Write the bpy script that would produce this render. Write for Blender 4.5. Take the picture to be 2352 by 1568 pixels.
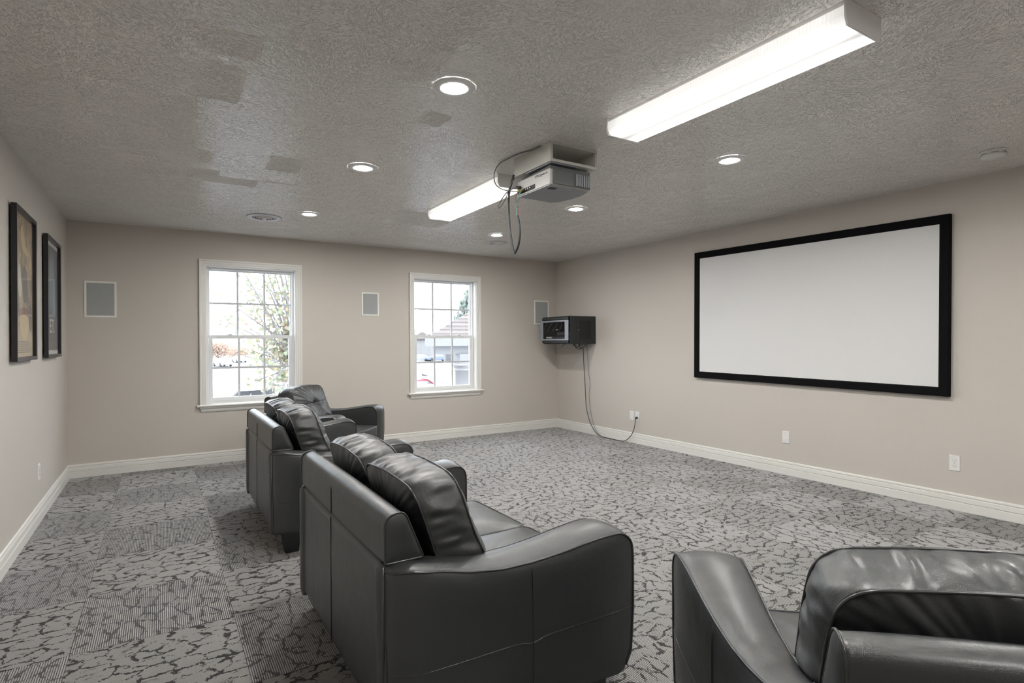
import bpy, bmesh, math, random
from mathutils import Vector, Matrix, noise
PI = math.pi
R = math.radians
random.seed(7)
SC = bpy.context.scene
COL = SC.collection
for o in list(bpy.data.objects):
    bpy.data.objects.remove(o)

# ------------------------------------------------------------------ camera
YAW, PITCH, ROLL, FPX, CZ = 0.559898, 0.000723, -0.006001, 1288.47, 1.26280
cf = Vector((math.sin(YAW)*math.cos(PITCH), math.cos(YAW)*math.cos(PITCH), math.sin(PITCH)))
r0 = Vector((math.cos(YAW), -math.sin(YAW), 0))
u0 = r0.cross(cf)
cr = r0*math.cos(ROLL) + u0*math.sin(ROLL)
cu = -r0*math.sin(ROLL) + u0*math.cos(ROLL)
cam_d = bpy.data.cameras.new('camera')
cam_d.sensor_width = 36
cam_d.lens = FPX/2352*36
cam_d.clip_end = 500
cam = bpy.data.objects.new('camera', cam_d)
m = Matrix((cr, cu, -cf)).transposed().to_4x4()
m.translation = (0, 0, CZ)
cam.matrix_world = m
COL.objects.link(cam)
SC.camera = cam

def at(px, py, axis, val):
    """world point that the photograph shows at a pixel, on the plane axis = val"""
    d = cf*FPX + cr*(px-1176) - cu*(py-784)
    o = Vector((0, 0, CZ))
    k = 'xyz'.index(axis)
    return o + d*((val-o[k])/d[k])

# ------------------------------------------------------------------ sky, exposure
SKY = 7.0
w = bpy.data.worlds.new('overcast_sky')
SC.world = w
w.use_nodes = True
bg = w.node_tree.nodes['Background']
bg.inputs[0].default_value = (0.85, 0.92, 1.0, 1)
bg.inputs[1].default_value = SKY
SC.view_settings.view_transform = 'Standard'
SC.view_settings.look = 'None'
SC.view_settings.exposure = 0.24
SC.view_settings.gamma = 1
SC.view_settings.use_curve_mapping = False
SC.cycles.max_bounces = 10
SC.cycles.diffuse_bounces = 5
SC.cycles.adaptive_threshold = 0.02
SC.cycles.glossy_bounces = 4
SC.cycles.transparent_max_bounces = 12
SC.cycles.sample_clamp_indirect = 6
SC.cycles.use_denoising = True

DISC_E = 700.0     # emission of the downlight discs

XL, XR, YF, YN, H = -0.7455, 4.9864, 6.7069, -2.555, 2.44

# windows: daylight portals for the sampler (they emit nothing themselves)
WIN = [(0.409, 1.305), (2.735, 3.630)]
WZ0, WZ1 = 0.622, 2.085
for a, b in WIN:
    ld = bpy.data.lights.new('window_portal', 'AREA')
    ld.shape = 'RECTANGLE'; ld.size = b-a; ld.size_y = WZ1-WZ0
    ld.cycles.is_portal = True
    lo = bpy.data.objects.new('window_portal', ld)
    lo.location = ((a+b)/2, YF+0.17, (WZ0+WZ1)/2)
    lo.rotation_euler = (R(-90), 0, 0)
    COL.objects.link(lo)

# ------------------------------------------------------------------ node helpers
def new_mat(name):
    mt = bpy.data.materials.new(name)
    mt.use_nodes = True
    return mt, mt.node_tree, mt.node_tree.nodes['Principled BSDF']
def N(nt, t, **kw):
    n = nt.nodes.new(t)
    for k, v in kw.items():
        if k.startswith('i_'):
            n.inputs[int(k[2:])].default_value = v
        else:
            setattr(n, k, v)
    return n
def L(nt, a, b): nt.links.new(a, b)
def c4(c): return (c[0], c[1], c[2], 1)
def math_n(nt, op, a, b=None, clamp=False):
    n = N(nt, 'ShaderNodeMath', operation=op, use_clamp=clamp)
    for i, v in enumerate((a, b)):
        if v is None: continue
        if isinstance(v, (int, float)): n.inputs[i].default_value = v
        else: L(nt, v, n.inputs[i])
    return n.outputs[0]
def mixc(nt, f, a, b):
    n = N(nt, 'ShaderNodeMix', data_type='RGBA')
    for i, v in ((0, f), (6, a), (7, b)):
        if isinstance(v, tuple): n.inputs[i].default_value = c4(v)
        elif isinstance(v, (int, float)): n.inputs[i].default_value = v
        else: L(nt, v, n.inputs[i])
    return n.outputs[2]
def ramp(nt, v, lo, hi):
    n = N(nt, 'ShaderNodeMapRange', interpolation_type='SMOOTHSTEP')
    n.inputs[1].default_value = lo; n.inputs[2].default_value = hi
    L(nt, v, n.inputs[0]); return n.outputs[0]
def noise_n(nt, vec, scale, detail=2, rough=0.5, dist=0.0):
    n = N(nt, 'ShaderNodeTexNoise')
    n.inputs['Scale'].default_value = scale; n.inputs['Detail'].default_value = detail
    n.inputs['Roughness'].default_value = rough; n.inputs['Distortion'].default_value = dist
    if vec is not None: L(nt, vec, n.inputs['Vector'])
    return n.outputs[0]
def bump(nt, p, h, dist, strength=1.0):
    b = N(nt, 'ShaderNodeBump')
    b.inputs['Strength'].default_value = strength; b.inputs['Distance'].default_value = dist
    L(nt, h, b.inputs['Height']); L(nt, b.outputs[0], p.inputs['Normal'])
    return b
def simple(name, col, rough=0.5, metal=0.0, spec=0.5, var=0.06, nscale=30, bmp=0.0, bscale=200):
    mt, nt, p = new_mat(name)
    tc = N(nt, 'ShaderNodeTexCoord')
    nz = noise_n(nt, tc.outputs['Object'], nscale, 3)
    dk = tuple(max(0, c*(1-var)) for c in col); lt = tuple(min(1, c*(1+var)) for c in col)
    L(nt, mixc(nt, nz, dk, lt), p.inputs['Base Color'])
    p.inputs['Roughness'].default_value = rough
    p.inputs['Metallic'].default_value = metal
    p.inputs['Specular IOR Level'].default_value = spec
    if bmp:
        bump(nt, p, noise_n(nt, tc.outputs['Object'], bscale, 2), bmp)
    return mt

# ------------------------------------------------------------------ materials
def wall_paint(name, col):
    mt, nt, p = new_mat(name)
    g = N(nt, 'ShaderNodeNewGeometry')
    n1 = noise_n(nt, g.outputs['Position'], 1.3, 3)
    L(nt, mixc(nt, n1, tuple(c*0.98 for c in col), tuple(c*1.02 for c in col)), p.inputs['Base Color'])
    p.inputs['Roughness'].default_value = 0.55
    p.inputs['Specular IOR Level'].default_value = 0.3
    bump(nt, p, noise_n(nt, g.outputs['Position'], 120, 3), 0.0012, 0.5)
    return mt
M_WALL = wall_paint('warm_grey_wall_paint', (0.562, 0.525, 0.482))

def ceiling_mat():
    mt, nt, p = new_mat('troweled_ceiling_paint')
    g = N(nt, 'ShaderNodeNewGeometry')
    pos = g.outputs['Position']
    vor = N(nt, 'ShaderNodeTexVoronoi', feature='F1'); vor.inputs['Scale'].default_value = 4.5
    wob = N(nt, 'ShaderNodeTexNoise'); wob.inputs['Scale'].default_value = 1.6
    L(nt, pos, wob.inputs['Vector'])
    addv = N(nt, 'ShaderNodeVectorMath', operation='MULTIPLY_ADD')
    L(nt, wob.outputs['Color'], addv.inputs[0]); addv.inputs[1].default_value = (0.35, 0.35, 0); L(nt, pos, addv.inputs[2])
    L(nt, addv.outputs[0], vor.inputs['Vector'])
    sep = N(nt, 'ShaderNodeSeparateColor'); L(nt, vor.outputs['Color'], sep.inputs[0])
    ang = math_n(nt, 'MULTIPLY', sep.outputs[0], 6.283)
    loc = N(nt, 'ShaderNodeVectorMath', operation='SUBTRACT'); L(nt, pos, loc.inputs[0]); L(nt, vor.outputs['Position'], loc.inputs[1])
    rot = N(nt, 'ShaderNodeVectorRotate', rotation_type='Z_AXIS'); L(nt, loc.outputs[0], rot.inputs['Vector']); L(nt, ang, rot.inputs['Angle'])
    mp = N(nt, 'ShaderNodeVectorMath', operation='MULTIPLY_ADD'); L(nt, rot.outputs[0], mp.inputs[0]); mp.inputs[1].default_value = (1.0, 2.2, 1.0)
    sh = N(nt, 'ShaderNodeVectorMath', operation='SCALE'); L(nt, vor.outputs['Color'], sh.inputs[0]); sh.inputs['Scale'].default_value = 40
    L(nt, sh.outputs[0], mp.inputs[2])
    a = noise_n(nt, mp.outputs[0], 29, 2.5, 0.55, 1.0)
    pla = ramp(nt, a, 0.49, 0.525)
    rid = math_n(nt, 'ABSOLUTE', math_n(nt, 'SUBTRACT', a, 0.5))
    rid = ramp(nt, rid, 0.03, 0.0)
    b = noise_n(nt, mp.outputs[0], 55, 2, 0.6, 0.6)
    blob = ramp(nt, b, 0.60, 0.70)
    patch = noise_n(nt, pos, 5.5, 3, 0.6)
    pm = math_n(nt, 'ADD', math_n(nt, 'MULTIPLY', ramp(nt, patch, 0.34, 0.52), 0.6), 0.4)
    hgt = math_n(nt, 'MULTIPLY', math_n(nt, 'ADD', math_n(nt, 'MULTIPLY', math_n(nt, 'MAXIMUM', rid, blob), 0.6), math_n(nt, 'MULTIPLY', pla, 0.6)), pm)
    fine = noise_n(nt, pos, 90, 2)
    hgt = math_n(nt, 'ADD', hgt, math_n(nt, 'MULTIPLY', fine, 0.03))
    bump(nt, p, hgt, 0.0062, 1.0)
    # matt touched-up areas in the otherwise satin paint
    sx = N(nt, 'ShaderNodeSeparateXYZ'); L(nt, pos, sx.inputs[0])
    wn = math_n(nt, 'MULTIPLY', math_n(nt, 'SUBTRACT', noise_n(nt, pos, 18, 3), 0.5), 0.03)
    X = math_n(nt, 'ADD', sx.outputs[0], wn); Y = math_n(nt, 'SUBTRACT', sx.outputs[1], wn)
    tot = None
    for (x0, x1, y0, y1) in [(0.10, 0.35, 2.33, 2.56), (0.11, 0.33, 2.64, 3.05), (-0.3, 0.165, 3.08, 4.15),
                             (0.16, 0.285, 3.88, 4.14), (0.12, 0.35, 4.29, 4.50), (0.25, 0.61, 4.42, 4.62), (0.63, 0.86, 4.375, 4.43),
                             (0.60, 0.81, 3.76, 4.10), (0.46, 1.02, -3, 2.36), (1.16, 1.30, 2.63, 2.81), (1.83, 2.42, 4.72, 5.33)]:
        mx = math_n(nt, 'MULTIPLY', math_n(nt, 'GREATER_THAN', X, x0), math_n(nt, 'LESS_THAN', X, x1))
        my = math_n(nt, 'MULTIPLY', math_n(nt, 'GREATER_THAN', Y, y0), math_n(nt, 'LESS_THAN', Y, y1))
        q = math_n(nt, 'MULTIPLY', mx, my)
        tot = q if tot is None else math_n(nt, 'MAXIMUM', tot, q)
    rr = N(nt, 'ShaderNodeMapRange'); L(nt, tot, rr.inputs[0]); rr.inputs[3].default_value = 0.27; rr.inputs[4].default_value = 0.65
    L(nt, rr.outputs[0], p.inputs['Roughness'])
    r2 = N(nt, 'ShaderNodeMapRange'); L(nt, tot, r2.inputs[0]); r2.inputs[3].default_value = 1.0; r2.inputs[4].default_value = 0.35
    L(nt, r2.outputs[0], p.inputs['Specular IOR Level'])
    n1 = noise_n(nt, pos, 1.1, 3)
    col = (0.86, 0.83, 0.795)
    base = mixc(nt, n1, tuple(c*0.97 for c in col), tuple(c*1.03 for c in col))
    L(nt, base, p.inputs['Base Color'])
    return mt
M_CEIL = ceiling_mat()
M_TRIM = simple('white_trim_paint', (0.74, 0.73, 0.70), 0.35, var=0.02)
M_VINYL = simple('white_vinyl', (0.72, 0.73, 0.74), 0.35, var=0.02)
M_GRILLE = simple('white_muntin', (0.55, 0.56, 0.58), 0.4, var=0.02)
M_PLATE = simple('white_plastic', (0.78, 0.77, 0.76), 0.3, var=0.02)
M_SLOT = simple('dark_slot', (0.03, 0.03, 0.03), 0.6)
M_BLACK = simple('black_painted_metal', (0.018, 0.021, 0.022), 0.42, var=0.1)
M_FELT = simple('black_velvet_frame', (0.006, 0.006, 0.007), 0.9, spec=0.1, bmp=0.0006, bscale=900)
M_SCREEN = simple('white_screen_fabric', (0.70, 0.70, 0.70), 0.75, spec=0.2, var=0.01, bmp=0.0002, bscale=1500)
M_FRAME = simple('black_satin_frame', (0.02, 0.02, 0.024), 0.28, var=0.1)
M_MOUNT = simple('off_white_painted_board', (0.56, 0.55, 0.51), 0.5, var=0.03)
M_PROJ = simple('light_grey_projector_plastic', (0.52, 0.51, 0.50), 0.4, var=0.03)
M_PROJD = simple('charcoal_projector_plastic', (0.10, 0.105, 0.105), 0.45, var=0.08)
M_PROJB = simple('cool_grey_projector_plastic', (0.30, 0.31, 0.34), 0.45, var=0.04)
M_METALG = simple('bare_grey_metal', (0.32, 0.34, 0.38), 0.35, metal=0.4, var=0.05)
M_CABLE = simple('dark_cable', (0.035, 0.035, 0.037), 0.45, var=0.15)
M_CABLEG = simple('grey_cable', (0.16, 0.16, 0.16), 0.45, var=0.15)
M_GRCLOTH = simple('grey_speaker_cloth', (0.37, 0.385, 0.39), 0.8, var=0.06, bmp=0.0006, bscale=900)
M_SPKF = simple('painted_speaker_bezel', (0.82, 0.81, 0.76), 0.45, var=0.02)
M_RING = simple('white_downlight_trim', (0.85, 0.85, 0.85), 0.45, var=0.03)
M_LEG = simple('dark_plastic_leg', (0.012, 0.013, 0.014), 0.35)
M_BRASS = simple('brass_plug', (0.45, 0.30, 0.10), 0.3, metal=0.8)
M_TEAL = simple('teal_wire', (0.10, 0.35, 0.33), 0.5)
M_REDW = simple('red_wire', (0.35, 0.10, 0.08), 0.5)
M_WHITEW = simple('white_wire', (0.6, 0.6, 0.6), 0.5)
M_KNOB = simple('chrome_lock', (0.8, 0.8, 0.8), 0.15, metal=1.0)
M_MATT = simple('white_matboard', (0.55, 0.55, 0.56), 0.8)

def leather_mat():
    mt, nt, p = new_mat('black_leather')
    tc = N(nt, 'ShaderNodeTexCoord')
    ob = tc.outputs['Object']
    n1 = noise_n(nt, ob, 6, 4)
    L(nt, mixc(nt, n1, (0.017, 0.019, 0.020), (0.026, 0.028, 0.029)), p.inputs['Base Color'])
    rr = N(nt, 'ShaderNodeMapRange'); L(nt, noise_n(nt, ob, 14, 4), rr.inputs[0])
    rr.inputs[3].default_value = 0.32; rr.inputs[4].default_value = 0.44
    L(nt, rr.outputs[0], p.inputs['Roughness'])
    p.inputs['Specular IOR Level'].default_value = 0.8
    p.inputs['Coat Weight'].default_value = 0.15; p.inputs['Coat Roughness'].default_value = 0.28
    v = N(nt, 'ShaderNodeTexVoronoi', feature='DISTANCE_TO_EDGE'); v.inputs['Scale'].default_value = 420
    L(nt, ob, v.inputs['Vector'])
    grain = ramp(nt, v.outputs[0], 0.0, 0.25)
    cre = noise_n(nt, ob, 26, 3, 0.6, 0.4)
    h = math_n(nt, 'ADD', math_n(nt, 'MULTIPLY', grain, 0.10), math_n(nt, 'MULTIPLY', cre, 1.0))
    bump(nt, p, h, 0.0022, 0.6)
    return mt
M_LEATHER = leather_mat()
M_PIPING = simple('leather_piping', (0.022, 0.023, 0.024), 0.30, spec=0.8)
M_STITCH = simple('leather_stitching', (0.012, 0.012, 0.012), 0.6)

def carpet_mat():
    mt, nt, p = new_mat('carpet_tile_pile')
    tc = N(nt, 'ShaderNodeTexCoord'); oi = N(nt, 'ShaderNodeObjectInfo')
    ob = tc.outputs['Object']
    off = N(nt, 'ShaderNodeCombineXYZ')
    L(nt, math_n(nt, 'MULTIPLY', oi.outputs['Random'], 37.0), off.inputs[0])
    L(nt, math_n(nt, 'MULTIPLY', oi.outputs['Random'], 91.0), off.inputs[1])
    mp = N(nt, 'ShaderNodeVectorMath', operation='ADD'); L(nt, ob, mp.inputs[0]); L(nt, off.outputs[0], mp.inputs[1])
    flat = N(nt, 'ShaderNodeVectorMath', operation='MULTIPLY'); L(nt, mp.outputs[0], flat.inputs[0]); flat.inputs[1].default_value = (1, 1, 0)
    pos = flat.outputs[0]
    # warp, stretch along the ribs
    wob = N(nt, 'ShaderNodeTexNoise'); wob.inputs['Scale'].default_value = 11; wob.inputs['Detail'].default_value = 4
    wob.inputs['Roughness'].default_value = 0.65
    L(nt, pos, wob.inputs['Vector'])
    wv = N(nt, 'ShaderNodeVectorMath', operation='MULTIPLY_ADD')
    L(nt, wob.outputs['Color'], wv.inputs[0]); wv.inputs[1].default_value = (0.13, 0.09, 0); L(nt, pos, wv.inputs[2])
    st = N(nt, 'ShaderNodeVectorMath', operation='MULTIPLY'); L(nt, wv.outputs[0], st.inputs[0]); st.inputs[1].default_value = (1.0, 1.55, 0)
    v = N(nt, 'ShaderNodeTexVoronoi', feature='DISTANCE_TO_EDGE', voronoi_dimensions='2D'); v.inputs['Scale'].default_value = 9.5
    L(nt, st.outputs[0], v.inputs['Vector'])
    st2 = N(nt, 'ShaderNodeVectorMath', operation='MULTIPLY'); L(nt, pos, st2.inputs[0]); st2.inputs[1].default_value = (1.0, 3.5, 0)
    th = noise_n(nt, st2.outputs[0], 7, 3, 0.6)
    thick = N(nt, 'ShaderNodeMapRange'); L(nt, th, thick.inputs[0])
    thick.inputs[1].default_value = 0.36; thick.inputs[2].default_value = 0.66
    thick.inputs[3].default_value = -0.02; thick.inputs[4].default_value = 0.13
    st4 = N(nt, 'ShaderNodeVectorMath', operation='MULTIPLY'); L(nt, pos, st4.inputs[0]); st4.inputs[1].default_value = (1.0, 4.0, 0)
    fz = noise_n(nt, st4.outputs[0], 38, 3, 0.7)
    edge = math_n(nt, 'ADD', v.outputs[0], math_n(nt, 'MULTIPLY', math_n(nt, 'SUBTRACT', fz, 0.5), 0.20))
    d = math_n(nt, 'SUBTRACT', thick.outputs[0], edge)
    dark = ramp(nt, d, -0.012, 0.015)
    # second set of short dashes
    st3 = N(nt, 'ShaderNodeVectorMath', operation='MULTIPLY'); L(nt, wv.outputs[0], st3.inputs[0]); st3.inputs[1].default_value = (1.0, 4.5, 0)
    dash = ramp(nt, noise_n(nt, st3.outputs[0], 11, 3, 0.6), 0.60, 0.66)
    dark = math_n(nt, 'MAXIMUM', dark, math_n(nt, 'MULTIPLY', dash, 0.8))
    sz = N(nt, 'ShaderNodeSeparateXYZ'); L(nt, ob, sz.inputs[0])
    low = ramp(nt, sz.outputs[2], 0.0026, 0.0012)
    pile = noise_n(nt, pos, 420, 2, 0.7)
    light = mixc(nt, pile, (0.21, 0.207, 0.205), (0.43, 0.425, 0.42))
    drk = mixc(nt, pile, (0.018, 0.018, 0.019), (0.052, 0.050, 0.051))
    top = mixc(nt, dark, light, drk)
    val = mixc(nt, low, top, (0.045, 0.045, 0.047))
    L(nt, val, p.inputs['Base Color'])
    p.inputs['Roughness'].default_value = 0.9
    p.inputs['Specular IOR Level'].default_value = 0.25
    p.inputs['Sheen Weight'].default_value = 0.35
    p.inputs['Sheen Roughness'].default_value = 0.5
    bump(nt, p, pile, 0.0015, 0.6)
    return mt
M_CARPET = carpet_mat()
M_SUBFLOOR = simple('dark_subfloor', (0.03, 0.03, 0.03), 0.9)

def glass_mat(name, refl=0.06, tint=(1, 1, 1)):
    mt, nt, p = new_mat(name)
    nt.nodes.remove(p)
    out = [n for n in nt.nodes if n.type == 'OUTPUT_MATERIAL'][0]
    tr = N(nt, 'ShaderNodeBsdfTransparent'); tr.inputs[0].default_value = c4(tint)
    gl = N(nt, 'ShaderNodeBsdfGlossy'); gl.inputs['Roughness'].default_value = 0.02
    g = N(nt, 'ShaderNodeNewGeometry'); dt = N(nt, 'ShaderNodeVectorMath', operation='DOT_PRODUCT')
    L(nt, g.outputs['Incoming'], dt.inputs[0]); L(nt, g.outputs['Normal'], dt.inputs[1])
    co = math_n(nt, 'SUBTRACT', 1.0, math_n(nt, 'ABSOLUTE', dt.outputs['Value']))
    fres = math_n(nt, 'ADD', math_n(nt, 'MULTIPLY', math_n(nt, 'POWER', co, 5.0), 0.60), refl*0.5)
    mx = N(nt, 'ShaderNodeMixShader')
    L(nt, fres, mx.inputs[0]); L(nt, tr.outputs[0], mx.inputs[1]); L(nt, gl.outputs[0], mx.inputs[2])
    L(nt, mx.outputs[0], out.inputs[0])
    return mt
M_GLASS = glass_mat('window_glass')
M_CGLASS = glass_mat('smoked_cabinet_glass', tint=(0.75, 0.75, 0.78))

def lens_mat():
    mt, nt, p = new_mat('lit_prismatic_lens')
    tc = N(nt, 'ShaderNodeTexCoord'); s = N(nt, 'ShaderNodeSeparateXYZ'); L(nt, tc.outputs['Object'], s.inputs[0])
    # two tubes glow through the ribbed acrylic
    e = None
    for c, wd in ((-0.062, 0.045), (0.062, 0.045)):
        q = math_n(nt, 'ABSOLUTE', math_n(nt, 'SUBTRACT', s.outputs[0], c))
        g = ramp(nt, q, wd*1.5, 0.0)
        e = g if e is None else math_n(nt, 'ADD', e, g)
    wv = N(nt, 'ShaderNodeTexWave', bands_direction='Y'); wv.inputs['Scale'].default_value = 22
    L(nt, tc.outputs['Object'], wv.inputs['Vector'])
    e = math_n(nt, 'ADD', math_n(nt, 'MULTIPLY', e, 0.75), 0.34)
    e = math_n(nt, 'MULTIPLY', e, math_n(nt, 'ADD', math_n(nt, 'MULTIPLY', wv.outputs[1], 0.14), 0.90))
    ends = math_n(nt, 'ABSOLUTE', s.outputs[1])
    e = math_n(nt, 'MULTIPLY', e, math_n(nt, 'ADD', math_n(nt, 'MULTIPLY', ramp(nt, ends, 0.61, 0.50), 0.35), 0.65))
    p.inputs['Emission Color'].default_value = (1.0, 0.985, 0.955, 1)
    L(nt, math_n(nt, 'MULTIPLY', e, LENS_E), p.inputs['Emission Strength'])
    p.inputs['Base Color'].default_value = (0.8, 0.8, 0.8, 1)
    p.inputs['Roughness'].default_value = 0.3
    return mt
LENS_E = 1.7
M_LENS = lens_mat()
def emis(name, col, s):
    mt, nt, p = new_mat(name)
    p.inputs['Base Color'].default_value = (0.9, 0.9, 0.9, 1)
    p.inputs['Emission Color'].default_value = c4(col)
    p.inputs['Emission Strength'].default_value = s
    return mt
M_DISC = emis('lit_downlight_lens', (1.0, 0.98, 0.935), DISC_E)

# ------------------------------------------------------------------ mesh helpers
class MB:
    def __init__(s): s.v = []; s.f = []
    def box(s, x0, x1, y0, y1, z0, z1):
        b = len(s.v)
        s.v += [(x0,y0,z0),(x1,y0,z0),(x1,y1,z0),(x0,y1,z0),(x0,y0,z1),(x1,y0,z1),(x1,y1,z1),(x0,y1,z1)]
        s.f += [tuple(b+i for i in q) for q in ((0,3,2,1),(4,5,6,7),(0,1,5,4),(1,2,6,5),(2,3,7,6),(3,0,4,7))]
        return s
    def tube(s, pts, r, n=8, cap=True, closed=False):
        pts = [Vector(p) for p in pts]; b = len(s.v); m_ = len(pts)
        up = None
        for i, p in enumerate(pts):
            if closed: t = pts[(i+1) % m_]-pts[i-1]
            else: t = pts[min(i+1, m_-1)]-pts[max(i-1, 0)]
            if t.length < 1e-9: t = Vector((0, 0, 1))
            t.normalize()
            if up is None:
                up = Vector((0, 0, 1)) if abs(t.z) < 0.9 else Vector((1, 0, 0))
            a = t.cross(up)
            if a.length < 1e-6: a = t.orthogonal()
            a.normalize(); up = a.cross(t).normalized()
            rr = r[i] if isinstance(r, (list, tuple)) else r
            for k in range(n):
                q = 2*PI*k/n
                s.v.append(tuple(p + a*(rr*math.cos(q)) + up*(rr*math.sin(q))))
        segs = m_ if closed else m_-1
        for i in range(segs):
            j = (i+1) % m_
            for k in range(n):
                k2 = (k+1) % n
                s.f.append((b+i*n+k, b+i*n+k2, b+j*n+k2, b+j*n+k))
        if cap and not closed:
            s.f.append(tuple(b+k for k in range(n))[::-1])
            s.f.append(tuple(b+(m_-1)*n+k for k in range(n)))
        return s
    def lathe(s, prof, n=32, c=(0, 0, 0), axis='z'):
        b = len(s.v); m_ = len(prof)
        for (r, z) in prof:
            for k in range(n):
                q = 2*PI*k/n
                x, y = r*math.cos(q), r*math.sin(q)
                if axis == 'z': s.v.append((c[0]+x, c[1]+y, c[2]+z))
                elif axis == 'x': s.v.append((c[0]+z, c[1]+x, c[2]+y))
                else: s.v.append((c[0]+x, c[1]+z, c[2]+y))
        for i in range(m_-1):
            for k in range(n):
                k2 = (k+1) % n
                s.f.append((b+i*n+k, b+i*n+k2, b+(i+1)*n+k2, b+(i+1)*n+k))
        return s
    def cyl(s, r, z0, z1, n=24, c=(0, 0, 0), axis='z'):
        return s.lathe([(0.0001, z0), (r, z0), (r, z1), (0.0001, z1)], n, c, axis)
    def prism(s, prof, axis, a, b_):
        """closed 2-D profile extruded along an axis ('x': profile is (y,z); 'y': (x,z); 'z': (x,y))"""
        b = len(s.v); n = len(prof)
        for t in (a, b_):
            for (p, q) in prof:
                s.v.append({'x': (t, p, q), 'y': (p, t, q), 'z': (p, q, t)}[axis])
        for i in range(n):
            j = (i+1) % n
            s.f.append((b+i, b+j, b+n+j, b+n+i))
        s.f.append(tuple(b+i for i in range(n))[::-1]); s.f.append(tuple(b+n+i for i in range(n)))
        return s
    def add(s, vs, fs):
        b = len(s.v); s.v += [tuple(v) for v in vs]; s.f += [tuple(b+i for i in f) for f in fs]
        return s
    def build(s, name, mat, parent=None, smooth=False, bevel=0.0, loc=None, rot=None):
        me = bpy.data.meshes.new(name)
        me.from_pydata(s.v, [], s.f)
        bm = bmesh.new(); bm.from_mesh(me)
        bmesh.ops.recalc_face_normals(bm, faces=bm.faces)
        if bevel:
            bmesh.ops.remove_doubles(bm, verts=bm.verts, dist=1e-6)
            bmesh.ops.bevel(bm, geom=[e for e in bm.edges if len(e.link_faces) == 2 and e.calc_face_angle(0) > 0.5], offset=bevel, segments=2, affect='EDGES', profile=0.6)
        bm.to_mesh(me); bm.free()
        if smooth:
            me.shade_smooth() if hasattr(me, 'shade_smooth') else None
        me.materials.append(mat)
        o = bpy.data.objects.new(name, me); COL.objects.link(o)
        if parent is not None: o.parent = parent
        if loc is not None: o.location = loc
        if rot is not None: o.rotation_euler = rot
        return o
def tag(o, label=None, cat=None, group=None, kind=None):
    if label: o['label'] = label
    if cat: o['category'] = cat
    if group: o['group'] = group
    if kind: o['kind'] = kind
    return o
def thing(name, label, cat, loc=(0, 0, 0), rz=0.0, group=None):
    o = bpy.data.objects.new(name, None); COL.objects.link(o)
    o.location = loc; o.rotation_euler = (0, 0, rz); o.empty_display_size = 0.1
    return tag(o, label, cat, group)
def dup(root, loc, rz=None, label=None, group=None):
    r_ = root.copy(); COL.objects.link(r_); r_.location = loc
    if rz is not None: r_.rotation_euler = (0, 0, rz)
    if label: r_['label'] = label
    if group: r_['group'] = group
    for ch in list(root.children):
        c = ch.copy(); COL.objects.link(c); c.parent = r_
        for g in list(ch.children):
            d = g.copy(); COL.objects.link(d); d.parent = c
    return r_
def struct_empty(name, loc):
    o = bpy.data.objects.new(name, None); COL.objects.link(o); o.location = loc
    o['kind'] = 'structure'; return o

# ------------------------------------------------------------------ room shell
T = 0.17
def S(o): o['kind'] = 'structure'; return o
# far wall with two openings
b = MB(); xs = [XL-T, WIN[0][0], WIN[0][1], WIN[1][0], WIN[1][1], XR+T]
for i in range(5):
    if i % 2 == 0: b.box(xs[i], xs[i+1], YF, YF+T, -0.1, H+0.1)
    else:
        b.box(xs[i], xs[i+1], YF, YF+T, -0.1, WZ0); b.box(xs[i], xs[i+1], YF, YF+T, WZ1, H+0.1)
S(b.build('wall_far', M_WALL))
S(MB().box(XL-T, XL, YN-T, YF, -0.1, H+0.1).build('wall_left', M_WALL))
S(MB().box(XR, XR+T, YN-T, YF, -0.1, H+0.1).build('wall_right', M_WALL))
S(MB().box(XL, XR, YN-T, YN, -0.1, H+0.1).build('wall_near', M_WALL))
S(MB().box(XL, XR, YN, YF, H, H+0.1).build('ceiling', M_CEIL))
FLOOR = S(MB().box(XL, XR, YN, YF, -0.1, -0.0045).build('floor', M_SUBFLOOR))

# baseboards: stepped profile, (offset from wall, height)
BP = [(0, 0), (0.017, 0), (0.017, 0.058), (0.008, 0.0605), (0.008, 0.0645), (0.0145, 0.068), (0.0135, 0.097), (0.005, 0.0995), (0.005, 0.1045),
      (0.011, 0.109), (0.009, 0.120), (0.004, 0.125), (0, 0.125)]
S(MB().prism([(YF-d, z) for d, z in BP], 'x', XL, XR).build('baseboard_far', M_TRIM))
S(MB().prism([(XL+d, z) for d, z in BP], 'y', YN, YF).build('baseboard_left', M_TRIM))
S(MB().prism([(XR-d, z) for d, z in BP], 'y', YN, YF).build('baseboard_right', M_TRIM))
S(MB().prism([(YN+d, z) for d, z in BP], 'x', XL, XR).build('baseboard_near', M_TRIM))

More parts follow.
